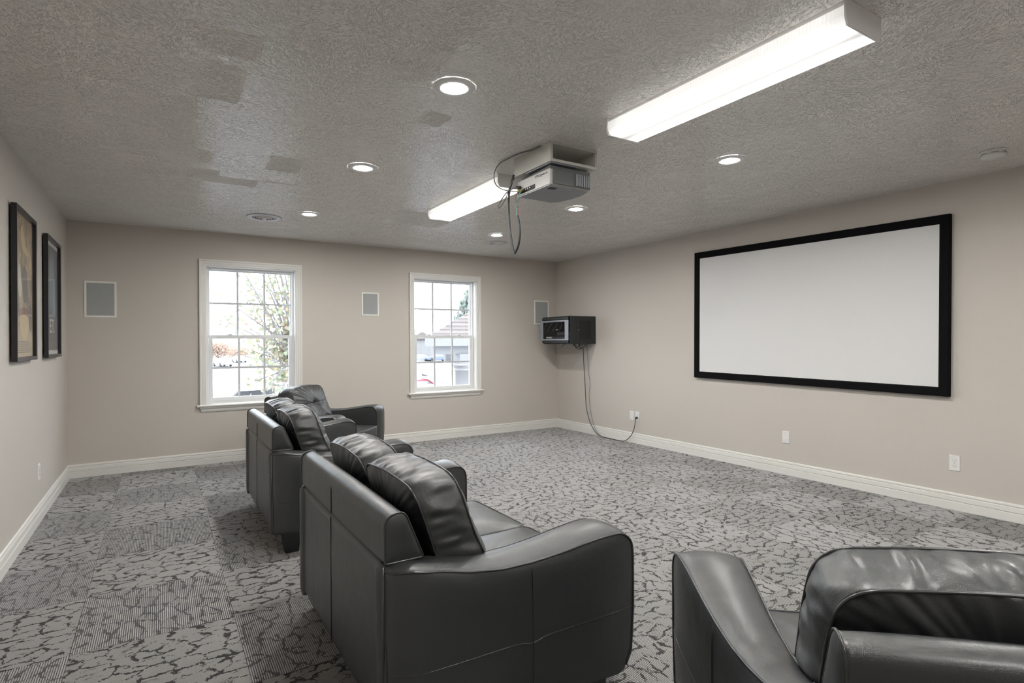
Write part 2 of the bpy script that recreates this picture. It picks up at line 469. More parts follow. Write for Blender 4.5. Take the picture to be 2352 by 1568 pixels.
# ------------------------------------------------------------------ carpet tiles: real ribs, every second tile turned by a quarter
TS, GX, GY, NR = 0.605, -0.320, 4.100, 75
_tm = {}
def tile_mesh(x0, x1, y0, y1):
    key = tuple(round(q, 4) for q in (x0, x1, y0, y1))
    if key in _tm: return _tm[key]
    per = TS/NR; vs = []; fs = []
    prof = [(0.0, 0.0), (0.0012, 0.0002), (0.0018, 0.0030), (0.0030, 0.0040), (0.0054, 0.0040), (0.0066, 0.0030), (0.0072, 0.0002)]
    g = 0.0008
    rows = []
    for k in range(NR):
        for (py, pz) in prof:
            y = -TS/2 + k*per + py
            if y0-1e-6 <= y <= y1+1e-6: rows.append((y, pz))
    rows = [(y0+g, 0.0)] + [q for q in rows if y0+g < q[0] < y1-g] + [(y1-g, 0.0)]
    for (y, z) in rows: vs += [(x0+g, y, z), (x1-g, y, z)]
    for i in range(len(rows)-1): fs.append((2*i, 2*i+1, 2*i+3, 2*i+2))
    me = bpy.data.meshes.new('carpet_tile'); me.from_pydata(vs, [], fs); me.materials.append(M_CARPET)
    _tm[key] = me; return me
for i in range(-1, 9):
    for j in range(-11, 5):
        cx, cy = GX+(i+0.5)*TS, GY+(j+0.5)*TS
        ax0, ax1 = max(XL+0.004, cx-TS/2)-cx, min(XR-0.004, cx+TS/2)-cx
        ay0, ay1 = max(YN+0.004, cy-TS/2)-cy, min(YF-0.004, cy+TS/2)-cy
        o = bpy.data.objects.new('carpet_tile', None) if False else None
        if (i+j) % 2 == 0:      # ribs run along y: local x = world y
            me = tile_mesh(ay0, ay1, -ax1, -ax0); rz = PI/2
        else:
            me = tile_mesh(ax0, ax1, ay0, ay1); rz = 0
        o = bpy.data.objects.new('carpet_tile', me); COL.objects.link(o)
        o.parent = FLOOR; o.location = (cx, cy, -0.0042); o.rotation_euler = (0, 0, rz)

# ------------------------------------------------------------------ windows
def make_window(name, x0, x1):
    cx = (x0+x1)/2; hw = (x1-x0)/2
    root = struct_empty(name, (cx, YF, 0))
    z0, z1 = WZ0, WZ1
    # casing, mitred moulding on three sides
    cw = 0.064
    prof = [(0, 0.0), (0, 0.012), (0.006, 0.016), (0.020, 0.016), (0.024, 0.020), (0.044, 0.021), (0.050, 0.026), (cw, 0.026), (cw, 0)]
    m_ = MB(); vs = []; fs = []
    path = [(-hw, z0-0.005, -1, 0), (-hw, z1, -1, 1), (hw, z1, 1, 1), (hw, z0-0.005, 1, 0)]
    for (px, pz, sx, sz) in path:
        for (d, h) in prof: vs.append((px+sx*d, -h, pz+sz*d))
    n = len(prof)
    for i in range(3):
        for k in range(n-1): fs.append((i*n+k, i*n+k+1, (i+1)*n+k+1, (i+1)*n+k))
    fs.append(tuple(range(n))); fs.append(tuple(3*n+k for k in range(n)))
    m_.add(vs, fs).build('casing', M_TRIM, root)
    # stool and apron
    st = MB().prism([(0.10, z0-0.022), (0.10, z0), (-0.035, z0), (-0.043, z0-0.006), (-0.043, z0-0.016), (-0.035, z0-0.022)], 'x', -hw-0.092, hw+0.092)
    st.build('sill', M_TRIM, root, bevel=0.002)
    ap = MB(); L0, L1 = -hw-0.066, hw+0.066
    pr = [(0, z0-0.022), (-0.030, z0-0.022), (-0.028, z0-0.034), (-0.018, z0-0.046), (-0.016, z0-0.060), (-0.010, z0-0.074), (0, z0-0.076)]
    vs = []
    for sx, x_ in ((-1, L0), (1, L1)):
        for (d, z_) in pr: vs.append((x_ + sx*(abs(d)-0.030)*0.9, d, z_))
    n = len(pr)
    fs = [(k, k+1, n+k+1, n+k) for k in range(n-1)] + [tuple(range(n)), tuple(range(n, 2*n))]
    ap.add(vs, fs).build('apron', M_TRIM, root)
    # jamb lining (reveals) and vinyl frame
    jb = MB()
    jb.box(-hw, -hw+0.006, 0, T, z0, z1).box(hw-0.006, hw, 0, T, z0, z1).box(-hw, hw, 0, T, z1-0.006, z1).box(-hw, hw, 0, T, z0-0.02, z0+0.004)
    jb.build('jamb', M_TRIM, root)
    fr = MB(); fw = 0.022
    for (a, b_) in ((0.075, 0.15),):
        fr.box(-hw+0.005, -hw+0.006+fw, a, b_, z0, z1-0.005).box(hw-0.006-fw, hw-0.005, a, b_, z0, z1-0.005)
        fr.box(-hw+0.0061+fw, hw-0.0061-fw, a+0.001, b_-0.001, z1-0.006-fw, z1-0.005).box(-hw+0.0061+fw, hw-0.0061-fw, a+0.001, b_-0.001, z0, z0+fw+0.006)
    fr.build('vinyl_frame', M_VINYL, root)
    zm = 1.335
    def sash(nm, a0, a1, zz0, zz1, ya, yb, st_w, rail_b, rail_t, parent=root):
        s_ = MB()
        s_.box(a0, a0+st_w, ya, yb, zz0, zz1).box(a1-st_w, a1, ya, yb, zz0, zz1)
        s_.box(a0+st_w, a1-st_w, ya, yb, zz0, zz0+rail_b).box(a0+st_w, a1-st_w, ya, yb, zz1-rail_t, zz1)
        so = s_.build(nm, M_VINYL, parent, bevel=0.0025)
        gx0, gx1, gz0, gz1 = a0+st_w, a1-st_w, zz0+rail_b, zz1-rail_t
        ym = (ya+yb)/2
        mu = 0.0105
        for k in (1, 2):
            x_ = gx0+(gx1-gx0)*k/3
            MB().box(x_-mu, x_+mu, ym-0.004, ym+0.004, gz0, gz1).build('muntin', M_GRILLE, so)
        zc = (gz0+gz1)/2
        MB().box(gx0, gx1, ym-0.0045, ym+0.0045, zc-mu, zc+mu).build('muntin', M_GRILLE, so)
        for k in range(3):
            for q in range(2):
                xa, xb = gx0+(gx1-gx0)*k/3+mu, gx0+(gx1-gx0)*(k+1)/3-mu
                za, zb = (gz0, zc-mu) if q == 0 else (zc+mu, gz1)
                if k == 0: xa = gx0
                if k == 2: xb = gx1
                MB().box(xa, xb, ym-0.002, ym+0.002, za, zb).build('pane', M_GLASS, so)
        return so
    f0, f1 = -hw+0.006+fw, hw-0.006-fw
    sash('upper_sash', f0-0.004, f1+0.004, zm-0.012, z1-fw-0.006, 0.108, 0.138, 0.016, 0.03, 0.012)
    lo = sash('lower_sash', f0+0.002, f1-0.002, z0+fw+0.008, zm+0.018, 0.072, 0.104, 0.034, 0.034, 0.036)
    for sx in (-0.22, 0.22):
        k = MB().box(sx-0.03, sx+0.03, 0.078, 0.098, zm+0.018, zm+0.026).box(sx-0.012, sx+0.028, 0.068, 0.082, zm+0.024, zm+0.033)
        k.build('sash_lock', M_VINYL, lo, bevel=0.002)
    return root
make_window('window_1', *WIN[0])
make_window('window_2', *WIN[1])

# ------------------------------------------------------------------ padded upholstery pieces
def loop_round(pts, r, seg=5):
    """round the corners of a closed polygon; r may be one radius or one per corner"""
    out = []; n = len(pts)
    for i in range(n):
        p = Vector(pts[i]); a = Vector(pts[i-1]); c = Vector(pts[(i+1) % n])
        rr = r[i] if isinstance(r, (list, tuple)) else r
        da, dc = (a-p), (c-p)
        rr = min(rr, da.length*0.45, dc.length*0.45)
        s_, e = p+da.normalized()*rr, p+dc.normalized()*rr
        if rr < 1e-4: out.append((p.x, p.y)); continue
        for k in range(seg+1):
            t = k/seg
            q = s_*(1-t)**2 + p*(2*t*(1-t)) + e*t*t
            out.append((q.x, q.y))
    return out
def resample(pts, n):
    P = [Vector(p) for p in pts]; P.append(P[0]); d = [0]
    for i in range(len(P)-1): d.append(d[-1]+(P[i+1]-P[i]).length)
    tot = d[-1]; out = []; j = 0
    for k in range(n):
        s_ = tot*k/n
        while d[j+1] < s_: j += 1
        t = (s_-d[j])/max(1e-9, d[j+1]-d[j])
        q = P[j].lerp(P[j+1], t); out.append((q.x, q.y))
    return out, tot
def pad(outline, tB, tF, fmap, n=120, rings=14, band=8, crown=0.01, domeB=0.01, domeF=0.01, wr=0.0, wfreq=22, seed=0, tuft=False, pinch=0.0, power=4, wlow=0.0):
    """A boxed cushion. outline: closed 2-D loop (a,b); tB,tF: functions (a,b)->t of the two faces; fmap(a,b,t)->xyz.
    Returns MB plus the two edge loops for the piping."""
    ol, tot = resample(outline, n)
    ca = sum(p[0] for p in ol)/n; cb = sum(p[1] for p in ol)/n
    # outward normals of the loop
    nr = []
    for i in range(n):
        a, c = ol[i-1], ol[(i+1) % n]
        d = Vector((c[0]-a[0], c[1]-a[1])).normalized(); q = Vector((d.y, -d.x))
        if q.dot(Vector((ol[i][0]-ca, ol[i][1]-cb))) < 0: q = -q
        nr.append(q)
    def wn(i, r_, k):
        ang = 2*PI*i/n; Rr = tot/(2*PI)
        return noise.noise(Vector((math.cos(ang)*Rr*wfreq, math.sin(ang)*Rr*wfreq, r_*2.2+k*7.3+seed)))
    vs = []; fs = []
    def ring_pt(i, r_, face):
        a = ca+(ol[i][0]-ca)*r_; b_ = cb+(ol[i][1]-cb)*r_
        t0 = (tF if face > 0 else tB)(a, b_)
        dm = (domeF if face > 0 else domeB)*(1-r_**power)
        wgt = wr*(0.25+0.75*math.exp(-(1-r_)/0.16))*(1-math.exp(-(1-r_)/0.02))
        dm += wgt*wn(i, r_, 1 if face > 0 else 2)
        if wlow: dm += wlow*(1-r_**8)*noise.noise(Vector((a*9+seed, b_*9, face*3.1)))*(1 if r_ > 0.3 else r_/0.3)
        if tuft and face > 0:
            da, db = a-ca, b_-cb-0.02
            dm -= 0.016*(math.exp(-(da/0.014)**2)+math.exp(-(db/0.014)**2)*0.9)*(0.35+0.65*math.exp(-((da*da+db*db)/0.02)))*(1-r_**6)
            dm -= 0.022*math.exp(-(da*da+db*db)/0.0016)
        return fmap(a, b_, t0+face*dm)
    radii = [1-(1-(k+1)/rings)**1.7 for k in range(rings)]
    # back cap centre
    vs.append(fmap(ca, cb, tB(ca, cb)-domeB - 0)); 
    rows = []
    for r_ in radii:
        rows.append(len(vs)); vs += [ring_pt(i, r_, -1) for i in range(n)]
    back_edge = [vs[rows[-1]+i] for i in range(n)]
    for k in range(1, band):
        s_ = k/band; rows.append(len(vs))
        for i in range(n):
            bul = crown*math.sin(PI*s_)**0.7
            if pinch: bul -= pinch*math.exp(-min(s_, 1-s_)/0.06)
            bul += wr*0.9*math.sin(PI*s_)**0.5*wn(i, 1+s_*0.8, 3)
            a = ol[i][0]+nr[i].x*bul; b_ = ol[i][1]+nr[i].y*bul
            t = tB(*ol[i])*(1-s_)+tF(*ol[i])*s_
            vs.append(fmap(a, b_, t))
    fr = []
    for q, r_ in enumerate(reversed(radii)):
        rows.append(len(vs)); vs += [ring_pt(i, r_, 1) for i in range(n)]
        if q == 0: fr = [vs[rows[-1]+i] for i in range(n)]
    c0 = rows[0]
    for i in range(n): fs.append((0, c0+(i+1) % n, c0+i))
    for a, b_ in zip(rows[:-1], rows[1:]):
        for i in range(n):
            j = (i+1) % n; fs.append((a+i, a+j, b_+j, b_+i))
    last = len(vs); tc_ = tF(ca, cb)+domeF-(0.04 if tuft else 0); vs.append(fmap(ca, cb, tc_))
    for i in range(n): fs.append((last, rows[-1]+i, rows[-1]+(i+1) % n))
    mb = MB(); mb.add(vs, fs)
    return mb, back_edge, fr

def make_sofa(name, label, hb, seats, wfront=0.155, seed=0, wr=1.0, inset=0.065, wout=0.03):
    """hb: half width of the back; local x forward, y left, origin on the floor under the back"""
    root = thing(name, label, 'sofa' if seats > 1 else 'armchair')
    I = hb-inset     # arm inner face at the back
    # lower back panel
    pr = loop_round([(0.0, 0.12), (0.0, 0.607), (0.07, 0.607), (0.07, 0.12)], 0.008)
    mb, e0, e1 = pad(pr, lambda a, b_: -hb, lambda a, b_: hb, lambda a, b_, t: (a, t, b_), n=48, rings=4, band=24, crown=0.006, domeB=0.002, domeF=0.002, wr=0.0015, wfreq=8, seed=seed)
    bp = mb.build('back_panel', M_LEATHER, root, smooth=True)
    pz = [(-0.0045, v, z) for v, z in ((-hb+0.004, 0.125), (-hb+0.004, 0.605), (hb-0.004, 0.605), (hb-0.004, 0.125))]
    MB().tube([pz[0], pz[1]], 0.004).build('piping', M_PIPING, bp, smooth=True); MB().tube([pz[2], pz[3]], 0.004).build('piping', M_PIPING, bp, smooth=True)
    # upper rail
    pr = loop_round([(0.0, 0.612), (0.0, 0.748), (0.060, 0.764), (0.122, 0.612)], [0.006, 0.035, 0.04, 0.01], 7)
    mb, e0, e1 = pad(pr, lambda a, b_: -hb, lambda a, b_: hb, lambda a, b_, t: (a, t, b_), n=72, rings=6, band=60, crown=0.004, domeB=0.008, domeF=0.008, wr=0.0022*wr, wfreq=10, seed=seed+3, pinch=0.002)
    rl = mb.build('top_rail', M_LEATHER, root, smooth=True)
    for e in (e0, e1):
        MB().tube([(x, y*1.001, z+0.001) for x, y, z in e], 0.0032, 6, closed=True).build('piping', M_PIPING, rl, smooth=True)
    if seats > 1:
        MB().tube([(-0.0052, 0.02, 0.615), (-0.0052, 0.02, 0.70), (-0.002, 0.02, 0.728), (0.015, 0.02, 0.753)], 0.0014, 6).build('seam', M_STITCH, rl, smooth=True)
        MB().tube([(-0.0068, 0.02, 0.13), (-0.0068, 0.02, 0.60)], 0.0014, 6).build('seam', M_STITCH, bp, smooth=True)
    # seat base
    MB().box(0.06, 0.80, -I-0.02, I+0.02, 0.12, 0.285).build('seat_base', M_LEATHER, root, bevel=0.012)
    # arms
    def ztop_poly():
        P = [(0.004, 0.12), (0.0, 0.40)]
        for u_, z_ in ((0.0, 0.592), (0.06, 0.598), (0.14, 0.588), (0.24, 0.568), (0.34, 0.558), (0.44, 0.561), (0.54, 0.572), (0.64, 0.588), (0.72, 0.599), (0.775, 0.602)):
            P.append((u_, z_))
        for k in range(1, 8):
            a = PI/2*(1-k/8); P.append((0.775+0.062*math.cos(a), 0.540+0.062*math.sin(a)))
        P += [(0.838, 0.52), (0.838, 0.34), (0.828, 0.19), (0.80, 0.135), (0.78, 0.12)]
        return P
    prof = ztop_poly()
    def vo(u_):
        u_ = max(0.0, u_)
        q = min(1.0, u_/0.11)
        return hb-0.004+0.065*math.sqrt(max(0.0, 1-(1-q)**2))+(wfront-0.061)*min(1, max(0, (u_-0.02)/0.82))
    def vi(u_): return I-0.004+wout*max(0, min(1, u_/0.84))
    for sgn in (-1, 1):
        # face F = outer
        mb, e0, e1 = pad(prof, lambda a, b_: vi(a), lambda a, b_: vo(a), (lambda sg: (lambda a, b_, t: (a, sg*t, b_)))(sgn),
                         n=170, rings=22, band=10, crown=0.016, domeB=0.006, domeF=0.012, wr=0.0026*wr, wfreq=9, seed=seed+11*sgn, power=6)
        arm = mb.build('arm', M_LEATHER, root, smooth=True)
        for e, s_ in ((e1, 1), (e0, -1)):
            pts = [(x, y+sgn*s_*0.001, z) for x, y, z in e if z > 0.135]
            # order so that the open ends are at the bottom
            k0 = max(range(len(pts)), key=lambda i: (Vector(pts[i])-Vector(pts[i-1])).length)
            pts = pts[k0:]+pts[:k0]
            MB().tube(pts, 0.0034, 6).build('piping', M_PIPING, arm, smooth=True)
        c = []
        for k in range(40):
            u_ = 0.012+0.82*k/39; z_ = 0.300+0.045*(u_/0.84)+0.012*math.exp(-((u_-0.44)/0.03)**2)*-1
            rr_ = 0.9
            c.append((u_, sgn*(vo(u_)+0.012*(1-min(1, max(abs(u_-0.42)/0.42, abs(z_-0.36)/0.24))**6)+0.0004), z_))
        MB().tube(c, 0.0011, 6).build('seam', M_PIPING, arm, smooth=True)
        c = [(0.44, sgn*(vo(0.44)+0.0124*(1-min(1, abs(z_-0.36)/0.24)**6)+0.0003), z_) for z_ in [0.13+0.42*k/20 for k in range(21)]]
        MB().tube(c, 0.0012, 6).build('seam', M_STITCH, arm, smooth=True)
    # seat cushions
    cw = 2*(I-0.004)/seats
    for k in range(seats):
        v0 = -(I-0.004)+k*cw; v1 = v0+cw
        pr = loop_round([(0.20, v0+0.004), (0.868, v0+0.004), (0.872, (v0+v1)/2), (0.868, v1-0.004), (0.20, v1-0.004)], [0.03, 0.035, 0.3, 0.035, 0.03], 6)
        mb, e0, e1 = pad(pr, lambda a, b_: 0.285, lambda a, b_: 0.415, lambda a, b_, t: (a, b_, t), n=120, rings=16, band=8, crown=0.007, domeB=0.0, domeF=0.026, wr=0.003*wr, wfreq=9, seed=seed+30+k, power=3)
        sc = mb.build('seat_cushion', M_LEATHER, root, smooth=True)
        MB().tube([(x, y, z+0.001) for x, y, z in e1], 0.003, 6, closed=True).build('piping', M_PIPING, sc, smooth=True)
    # back cushions
    cin = 0.028 if seats > 1 else 0.006
    bw = 2*(hb-cin)/seats
    til = R(17)
    for k in range(seats):
        vc = -(hb-cin)+(k+0.5)*bw; hw = bw/2-0.004; hh = 0.195
        pr = loop_round([(-hw+0.012, -hh), (-hw, 0.02), (-hw+0.018, hh-0.012), (0, hh+0.010), (hw-0.018, hh-0.012), (hw, 0.02), (hw-0.012, -hh)], [0.05, 0.2, 0.085, 0.6, 0.085, 0.2, 0.05], 8)
        def fm(a, b_, t, vc=vc):
            u_ = 0.238 + t*math.cos(til) - b_*math.sin(til)
            z_ = 0.640 + b_*math.cos(til) + t*math.sin(til)*0.6
            # foot of the cushion bulges forward
            u_ += 0.03*math.exp(-((b_+0.16)/0.10)**2)*(1 if t > 0 else 0.3)
            return (u_, vc+a, z_)
        mb, e0, e1 = pad(pr, lambda a, b_: -0.075-0.0*b_, lambda a, b_: 0.075, fm, n=280, rings=30, band=18, crown=0.012, domeB=0.036, domeF=0.055,
                         wr=0.0125*wr, wfreq=36, wlow=0.010, seed=seed+50+k*5, tuft=True, pinch=0.004, power=2.6)
        bc = mb.build('back_cushion', M_LEATHER, root, smooth=True)
        for e in (e0, e1):
            MB().tube(e, 0.0036, 6, closed=True).build('piping', M_PIPING, bc, smooth=True)
    # legs
    for sgn in (-1, 1):
        for u_ in (0.10, 0.72):
            v_ = sgn*(hb+0.02 if u_ < 0.5 else hb+0.05)
            lg = MB(); w0, w1 = 0.038, 0.052
            lg.add([(u_-w0, v_-w0, 0), (u_+w0, v_-w0, 0), (u_+w0, v_+w0, 0), (u_-w0, v_+w0, 0),
                    (u_-w1, v_-w1, 0.125), (u_+w1, v_-w1, 0.125), (u_+w1, v_+w1, 0.125), (u_-w1, v_+w1, 0.125)],
                   [(0, 3, 2, 1), (4, 5, 6, 7), (0, 1, 5, 4), (1, 2, 6, 5), (2, 3, 7, 6), (3, 0, 4, 7)])
            lg.build('leg', M_LEG, root, bevel=0.006)
    return root

s1 = make_sofa('loveseat', 'black leather two-seat sofa nearest the camera, long back panel toward the viewer', 0.570, 2, seed=1)
s1.location = (0.553, 2.160, 0); s1['group'] = 'black leather loveseats'
s2 = dup(s1, (0.568, 4.205, 0), 0.0, 'black leather two-seat sofa farther off, under the left window and behind the nearest one', 'black leather loveseats')
c1 = make_sofa('armchair', 'black leather armchair in the lower right corner, turned with its back to the camera', 0.312, 1, seed=5, wfront=0.225, inset=0.015, wout=0.050)
c1.location = (1.183, 0.277, 0); c1.rotation_euler = (0, 0, R(45.5)); c1['group'] = 'black leather armchairs'
c2 = dup(c1, (1.031, 5.936, 0), R(-40.9), 'black leather armchair angled in the far corner between the two windows', 'black leather armchairs')

# ------------------------------------------------------------------ projection screen on the right wall
ps = thing('projection_screen', 'wide white projection screen in a thick black frame on the right wall', 'screen', (XR, 2.967, 1.528))
ps.rotation_euler = (R(0.68), 0, 0)
hy, hz, fw = 1.170, 0.678, 0.068
fr = MB(); vs = []; fs = []
fpr = [(0, -0.002), (0, -0.040), (0.006, -0.046), (fw-0.012, -0.044), (fw, -0.034), (fw, -0.002)]
for (sy, sz) in ((-1, -1), (1, -1), (1, 1), (-1, 1)):
    for (d, x) in fpr: vs.append((x, sy*(hy-d), sz*(hz-d)))
n = len(fpr)
for i in range(4):
    j = (i+1) % 4
    for k in range(n):
        k2 = (k+1) % n; fs.append((i*n+k, i*n+k2, j*n+k2, j*n+k))
fr.add(vs, fs).build('frame', M_FELT, ps)
MB().box(-0.034, -0.028, -hy+fw-0.01, hy-fw+0.01, -hz+fw-0.01, hz-fw+0.01).build('screen_fabric', M_SCREEN, ps)
MB().box(-0.028, -0.0005, -hy+0.3, hy-0.3, hz-0.10, hz-0.08).build('hanging_rail', M_METALG, ps)

# ------------------------------------------------------------------ framed posters on the left wall
def poster_mat(kind):
    mt, nt, p = new_mat('poster_print_'+kind)
    tc = N(nt, 'ShaderNodeTexCoord'); ob = tc.outputs['Object']
    s = N(nt, 'ShaderNodeSeparateXYZ'); L(nt, ob, s.inputs[0])
    if kind == 'brown':
        st = N(nt, 'ShaderNodeVectorMath', operation='MULTIPLY'); L(nt, ob, st.inputs[0]); st.inputs[1].default_value = (1, 1.6, 1)
        n1 = noise_n(nt, st.outputs[0], 4.5, 5, 0.6, 0.8)
        c = mixc(nt, ramp(nt, n1, 0.40, 0.60), (0.22, 0.17, 0.125), (0.42, 0.32, 0.20))
        n2 = noise_n(nt, st.outputs[0], 9, 4, 0.6, 1.0)
        c = mixc(nt, ramp(nt, n2, 0.56, 0.66), c, (0.58, 0.46, 0.27))
        low = ramp(nt, s.outputs[2], -0.20, -0.34)
        c = mixc(nt, low, c, (0.50, 0.41, 0.28))
        L(nt, c, p.inputs['Base Color'])
    else:
        # dark blue grey sheet with a pale soft-edged shape, as printed
        yy = math_n(nt, 'MULTIPLY', s.outputs[1], 4.6); zz = math_n(nt, 'MULTIPLY', math_n(nt, 'SUBTRACT', s.outputs[2], 0.10), 2.9)
        d = math_n(nt, 'SQRT', math_n(nt, 'ADD', math_n(nt, 'MULTIPLY', yy, yy), math_n(nt, 'MULTIPLY', zz, zz)))
        c = mixc(nt, ramp(nt, d, 1.1, 0.2), (0.115, 0.115, 0.125), (0.27, 0.36, 0.40))
        n2 = noise_n(nt, ob, 14, 4)
        c = mixc(nt, math_n(nt, 'MULTIPLY', n2, 0.3), c, (0.10, 0.10, 0.12))
        L(nt, c, p.inputs['Base Color'])
    p.inputs['Roughness'].default_value = 0.5
    return mt
def text_obj(s, size, mat, parent, loc, rot, name='lettering', ext=0.0004, sx=1.0):
    c = bpy.data.curves.new(name, 'FONT'); c.body = s; c.size = size; c.extrude = ext
    c.align_x = 'CENTER'; c.align_y = 'CENTER'; c.materials.append(mat)
    t0 = bpy.data.objects.new('text_source', c)
    me = bpy.data.meshes.new_from_object(t0)
    bpy.data.objects.remove(t0)
    o = bpy.data.objects.new(name, me); COL.objects.link(o); o.parent = parent; o.location = loc; o.rotation_euler = rot
    o.scale = (sx, 1, 1)
    return o
M_TAN = simple('poster_tan_ink', (0.60, 0.47, 0.27), 0.5, var=0.15, nscale=40)
M_DBR = simple('poster_dark_brown_ink', (0.15, 0.125, 0.105), 0.5, var=0.2)
M_PALE = simple('poster_pale_ink', (0.60, 0.56, 0.46), 0.5, var=0.15)
M_RUST = simple('poster_rust_ink', (0.24, 0.12, 0.07), 0.5, var=0.15)
M_WINK = simple('poster_white_ink', (0.8, 0.8, 0.8), 0.5)
M_GINK = simple('poster_grey_ink', (0.14, 0.14, 0.15), 0.5)
def flat_poly(pts, x, name, mat, parent):
    if len(pts) < 20: pts = loop_round(pts, 0.06, 6)
    m_ = MB(); n = len(pts)
    m_.add([(x, y, z) for y, z in pts]+[(x+0.0004, y, z) for y, z in pts],
           [tuple(range(n)), tuple(range(n, 2*n))]+[(i, (i+1) % n, n+(i+1) % n, n+i) for i in range(n)])
    return m_.build(name, mat, parent)
def oval(cy, cz, ry, rz, n=28): return [(cy+ry*math.cos(2*PI*k/n), cz+rz*math.sin(2*PI*k/n)) for k in range(n)]
def framed_poster(label, yc, zc, hw, hh, kind):
    o = thing('framed_poster', label, 'poster', (XL+0.006, yc, zc))
    MB().box(-0.0055, 0.004, -hw+0.05, -hw+0.07, hh-0.08, hh-0.05).build('hanger', M_METALG, o)
    MB().box(-0.0055, 0.004, hw-0.07, hw-0.05, hh-0.08, hh-0.05).build('hanger', M_METALG, o)
    fw_ = 0.024; dp = 0.032
    vs = []; fs = []
    prf = [(0, 0.004), (0, dp), (fw_, dp-0.002), (fw_, dp-0.012), (fw_+0.002, 0.004)]
    for (sy, sz) in ((-1, -1), (1, -1), (1, 1), (-1, 1)):
        for (d, x) in prf: vs.append((x, sy*(hw-d), sz*(hh-d)))
    n = len(prf)
    for i in range(4):
        j = (i+1) % 4
        for k in range(n):
            k2 = (k+1) % n; fs.append((i*n+k, i*n+k2, j*n+k2, j*n+k))
    MB().add(vs, fs).build('frame', M_FRAME, o)
    iy, iz = hw-fw_, hh-fw_
    if kind == 'blue':
        MB().box(0.006, 0.010, -iy, iy, -iz, iz).build('mat_board', M_MATT, o)
        pr_ = MB().box(0.010, 0.0108, -iy+0.004, iy-0.004, -iz+0.032, iz-0.034).build('print', poster_mat('blue'), o)
        text_obj('E.T.', 0.155, M_WINK, pr_, (0.0112, 0.0, -0.225), (R(90), 0, R(90)), sx=0.95)
        for k in range(4):
            MB().box(0.0109, 0.0113, -0.20, 0.20, -0.345-k*0.014, -0.3405-k*0.014).build('credit_line', M_GINK, pr_)
    else:
        pr_ = MB().box(0.006, 0.0108, -iy, iy, -iz, iz).build('print', poster_mat('brown'), o)
        x = 0.0109
        flat_poly(oval(0.02, -0.235, 0.135, 0.105), x, 'oval_emblem', M_TAN, pr_)
        flat_poly([(-0.15, -0.19), (-0.13, -0.145), (0.02, -0.125), (0.17, -0.145), (0.19, -0.19), (0.02, -0.175)], x+0.0006, 'banner', M_RUST, pr_)
        flat_poly([(-0.10, 0.33), (-0.02, 0.40), (0.05, 0.27), (0.20, 0.22), (0.10, 0.20), (-0.05, 0.23)], x, 'pale_shape', M_TAN, pr_)
        flat_poly([(-0.02, 0.14), (0.10, 0.12), (0.13, -0.02), (0.09, -0.10), (0.0, -0.10), (-0.05, 0.02)], x, 'dark_shape', M_DBR, pr_)
        flat_poly([(-0.16, 0.12), (-0.10, 0.14), (-0.06, -0.04), (-0.12, -0.09), (-0.18, 0.0)], x, 'pale_shape', M_PALE, pr_)
        flat_poly(oval(-0.205, -0.19, 0.045, 0.09), x, 'side_vignette', M_DBR, pr_)
        flat_poly(oval(0.215, -0.19, 0.04, 0.09), x, 'side_vignette', M_DBR, pr_)
        for k in range(6):
            wdt = (0.19, 0.22, 0.20, 0.24, 0.25, 0.22)[k]
            MB().box(x, x+0.0004, -wdt, wdt, -0.350-k*0.013, -0.3455-k*0.013).build('credit_line', M_DBR, pr_)
    MB().add([(0.018, -iy, -iz), (0.018, iy, -iz), (0.018, iy, iz), (0.018, -iy, iz)], [(0, 1, 2, 3)]).build('glazing', M_GLASS, o)
    return o
framed_poster('tall brown and tan printed poster in a black frame, nearer one on the left wall', 4.628, 1.629, 0.315, 0.466, 'brown')
framed_poster('dark blue-grey poster with white letters in a black frame, nearer the far corner', 5.715, 1.629, 0.325, 0.466, 'blue')

# ------------------------------------------------------------------ in-wall speakers
def wall_speaker(label, x0, x1, z0, z1):
    o = thing('wall_speaker', label, 'speaker', ((x0+x1)/2, YF, (z0+z1)/2), group='flush speakers in the far wall')
    hw, hh = (x1-x0)/2, (z1-z0)/2; bz = 0.020
    f = MB(); vs = []; fs = []
    prf = [(0, 0), (0, -0.005), (0.003, -0.008), (bz-0.003, -0.008), (bz, -0.004), (bz, 0)]
    for (sx, sz) in ((-1, -1), (1, -1), (1, 1), (-1, 1)):
        for (d, y) in prf: vs.append((sx*(hw-d), y, sz*(hh-d)))
    n = len(prf)
    for i in range(4):
        j = (i+1) % 4
        for k in range(n-1): fs.append((i*n+k, i*n+k+1, j*n+k+1, j*n+k))
    f.add(vs, fs).build('bezel', M_SPKF, o)
    MB().box(-hw+bz, hw-bz, -0.0065, -0.0005, -hh+bz, hh-bz).build('grille', M_GRCLOTH, o, bevel=0.002)
    return o
wall_speaker('square grey speaker grille in white bezel, on the far wall left of both windows', -0.616, -0.361, 1.522, 1.873)
wall_speaker('smallest grey speaker grille in white bezel, between the two windows', 2.060, 2.276, 1.589, 1.875)
wall_speaker('grey speaker grille in white bezel at the far right corner behind the black cabinet', 4.586, 4.842, 1.513, 1.863)

